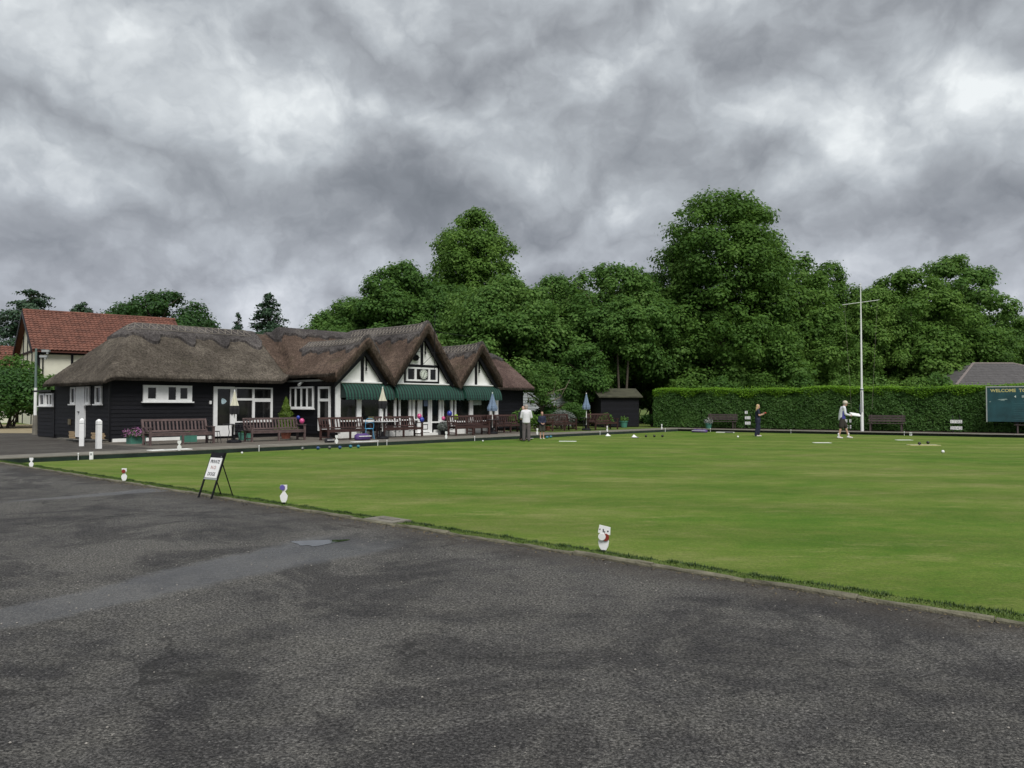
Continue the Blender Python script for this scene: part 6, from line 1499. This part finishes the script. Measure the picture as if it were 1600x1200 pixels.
# small trees in the garden
make_tree('small_a', 'small round leafy tree above the lawn benches', (5.1, 54.5, 0), 5.5, 1.9, plist([(0, 1.6), (.3, 2.1), (.6, 1.9), (.85, 1.3), (1, .5)]), 60, .62, 15000, .095, leaf_maple, 51, .12)
apple = thing('apple_tree', 'gnarled thin crowned apple tree in front of the pale fence', 'tree', (1.85, 48.6, 0))
npmesh('crown', crown_mesh(52, 4.0, 1.5, plist([(0, .8), (.3, 1.25), (.6, 1.3), (.85, .9), (1, .4)]), 44, .42, 7000, .06, inner=.5), 4, leaf_maple, apple)
q = MB()
q.tube([(0, 0, 0), (.06, 0, .7), (-.05, 0, 1.3), (.1, 0, 1.9)], [.14, .11, .10, .07], 8)
for a, L, z in ((.3, 1.2, 1.3), (2.6, 1.1, 1.5), (3.6, .9, 1.2), (5.4, 1.0, 1.8), (1.5, .8, 1.9), (0.0, 1.4, 1.9)): q.tube([(0, 0, z), (L * .45 * math.cos(a), L * .45 * math.sin(a), z + .35), (L * math.cos(a), L * math.sin(a), z + .55 + .3 * math.sin(a)), (L * 1.2 * math.cos(a), L * 1.2 * math.sin(a), z + 1.1)], [.06, .05, .03, .012], 6)
q.build('trunk', barkp, apple)
stems = thing('bare_stemmed_tree', 'tree with two slender bare pale stems rising behind the black shed', 'tree', (7.75, 56.2, 0))
for k, x in enumerate((-.22, .28)):
    q = MB(); q.tube([(x, 0, 0), (x + .03, .05, 2), (x - .05 + .2 * k, 0, 4.2), (x - .1 + .3 * k, 0, 7.5)], [.10, .085, .07, .04], 8); q.build('trunk', bark, stems)
npmesh('crown', crown_mesh(77, 8.8, 5.2, plist([(0, 1.0), (.4, 1.8), (.8, 1.4), (1, .5)]), 60, .6, 8000, .12), 4, leaf_maple, stems)
# far left trees
make_tree('left_a', 'dome shaped dark green tree behind the ridge of the long thatch', (-34.2, 78, 0), 12.3, 2.5, plist([(0, 5.5), (.3, 6.5), (.6, 6.0), (.85, 4.0), (1, 1.4)]), 212, 1.08, 52200, 0.144, leaf_dark, 53, .35)
tree_copy('left_a', 'lower tree left of the dome shaped one behind the red roof', (-39.2, 82, 0), (.75, .75, .95), 2.2)
bush('far shrub mass right of the spruce behind the thatch', (-15.6, 64, 0), (3.4, 2), 8.0, 9000, leaf_maple, 91, .16); bush('yellow green shrub behind the thatch ridge below the tall cypress', (-18.4, 62, 0), (1.6, 1.4), 7.7, 5000, leaf_yell if False else leaf_lime, 92, .14)
def conifer(label, loc, H, r, m, seed, nb=90, droop=.35, ls=.10, n=9000, expo=.8, zb=.8, upturn=.0):
    t = thing('conifer', label, 'tree', loc); rg = np.random.default_rng(seed); P = []; Nn = []
    q = MB(); q.tube([(0, 0, 0), (.05, 0, H * .5), (0, 0, H * .98)], [r * .09, r * .05, .02], 8)
    fs = np.sort(rg.random(nb) ** .85); Ls = r * (1 - fs) ** expo * rg.uniform(.55, 1.15, nb) + .12; wts = Ls ** 1.6; wts /= wts.sum()
    for i in range(nb):
        z = zb + (H - zb) * fs[i] * .99; a = rg.uniform(0, 6.28); l = Ls[i]; k = int(n * wts[i]) + 12; s = rg.random(k) ** .75
        w_ = .17 * l * (1 - s * .55) + .05; dz = -droop * l * s ** 1.4 + upturn * l * s
        P.append(np.stack([np.cos(a) * s * l + rg.normal(0, 1, k) * w_, np.sin(a) * s * l + rg.normal(0, 1, k) * w_, z + dz - np.abs(rg.normal(0, .13, k)) * (1 + l * .3)], 1))
        Nn.append(np.tile([math.cos(a) * .5, math.sin(a) * .5, .8], (k, 1)))
        if i % 2 == 0: q.tube([(0, 0, z), (math.cos(a) * l * .9, math.sin(a) * l * .9, z + (upturn - droop) * l * .8)], [.03, .008], 4)
    P = np.concatenate(P); P[:, 2] = np.minimum(P[:, 2], H); Nn = np.concatenate(Nn) + rg.normal(0, .6, (len(P), 3)); npmesh('crown', leaf_quads(P, Nn, ls, rg, .5), 4, m, t); q.build('trunk', bark, t); return t
conifer('small dark spruce standing right of the red roof behind the thatch', (-26.2, 76, 0), 10.4, 3.3, leaf_conif, 1, 130, .22, .11, 14000, 1.0)
conifer('tall blue green cypress behind the middle of the thatch', (-20.2, 66, 0), 11.0, 4.6, leaf_conif, 2, 170, .12, .12, 34000, .8)
conifer('large drooping cedar behind the left house gable', (-43.6, 72, 0), 12.2, 6.4, leaf_conif, 3, 90, .25, .15, 26000, .5, 2, .1)
conifer('dark rounded conifer peeping over the red roof', (-40.6, 75, 0), 11.4, 4.4, leaf_conif, 4, 120, .12, .13, 16000, .6)
conifer('dark conifer cut by the left edge of the view', (-49, 74, 0), 9.6, 4.6, leaf_conif, 5, 110, .25, .15, 14000, .6)
# foreground shrubbery far outside right edge and left of the yard is not visible in the photograph
print('objects', len(bpy.data.objects), 'tris', sum(len(o.data.polygons) * 2 for o in bpy.data.objects if o.type == 'MESH'))
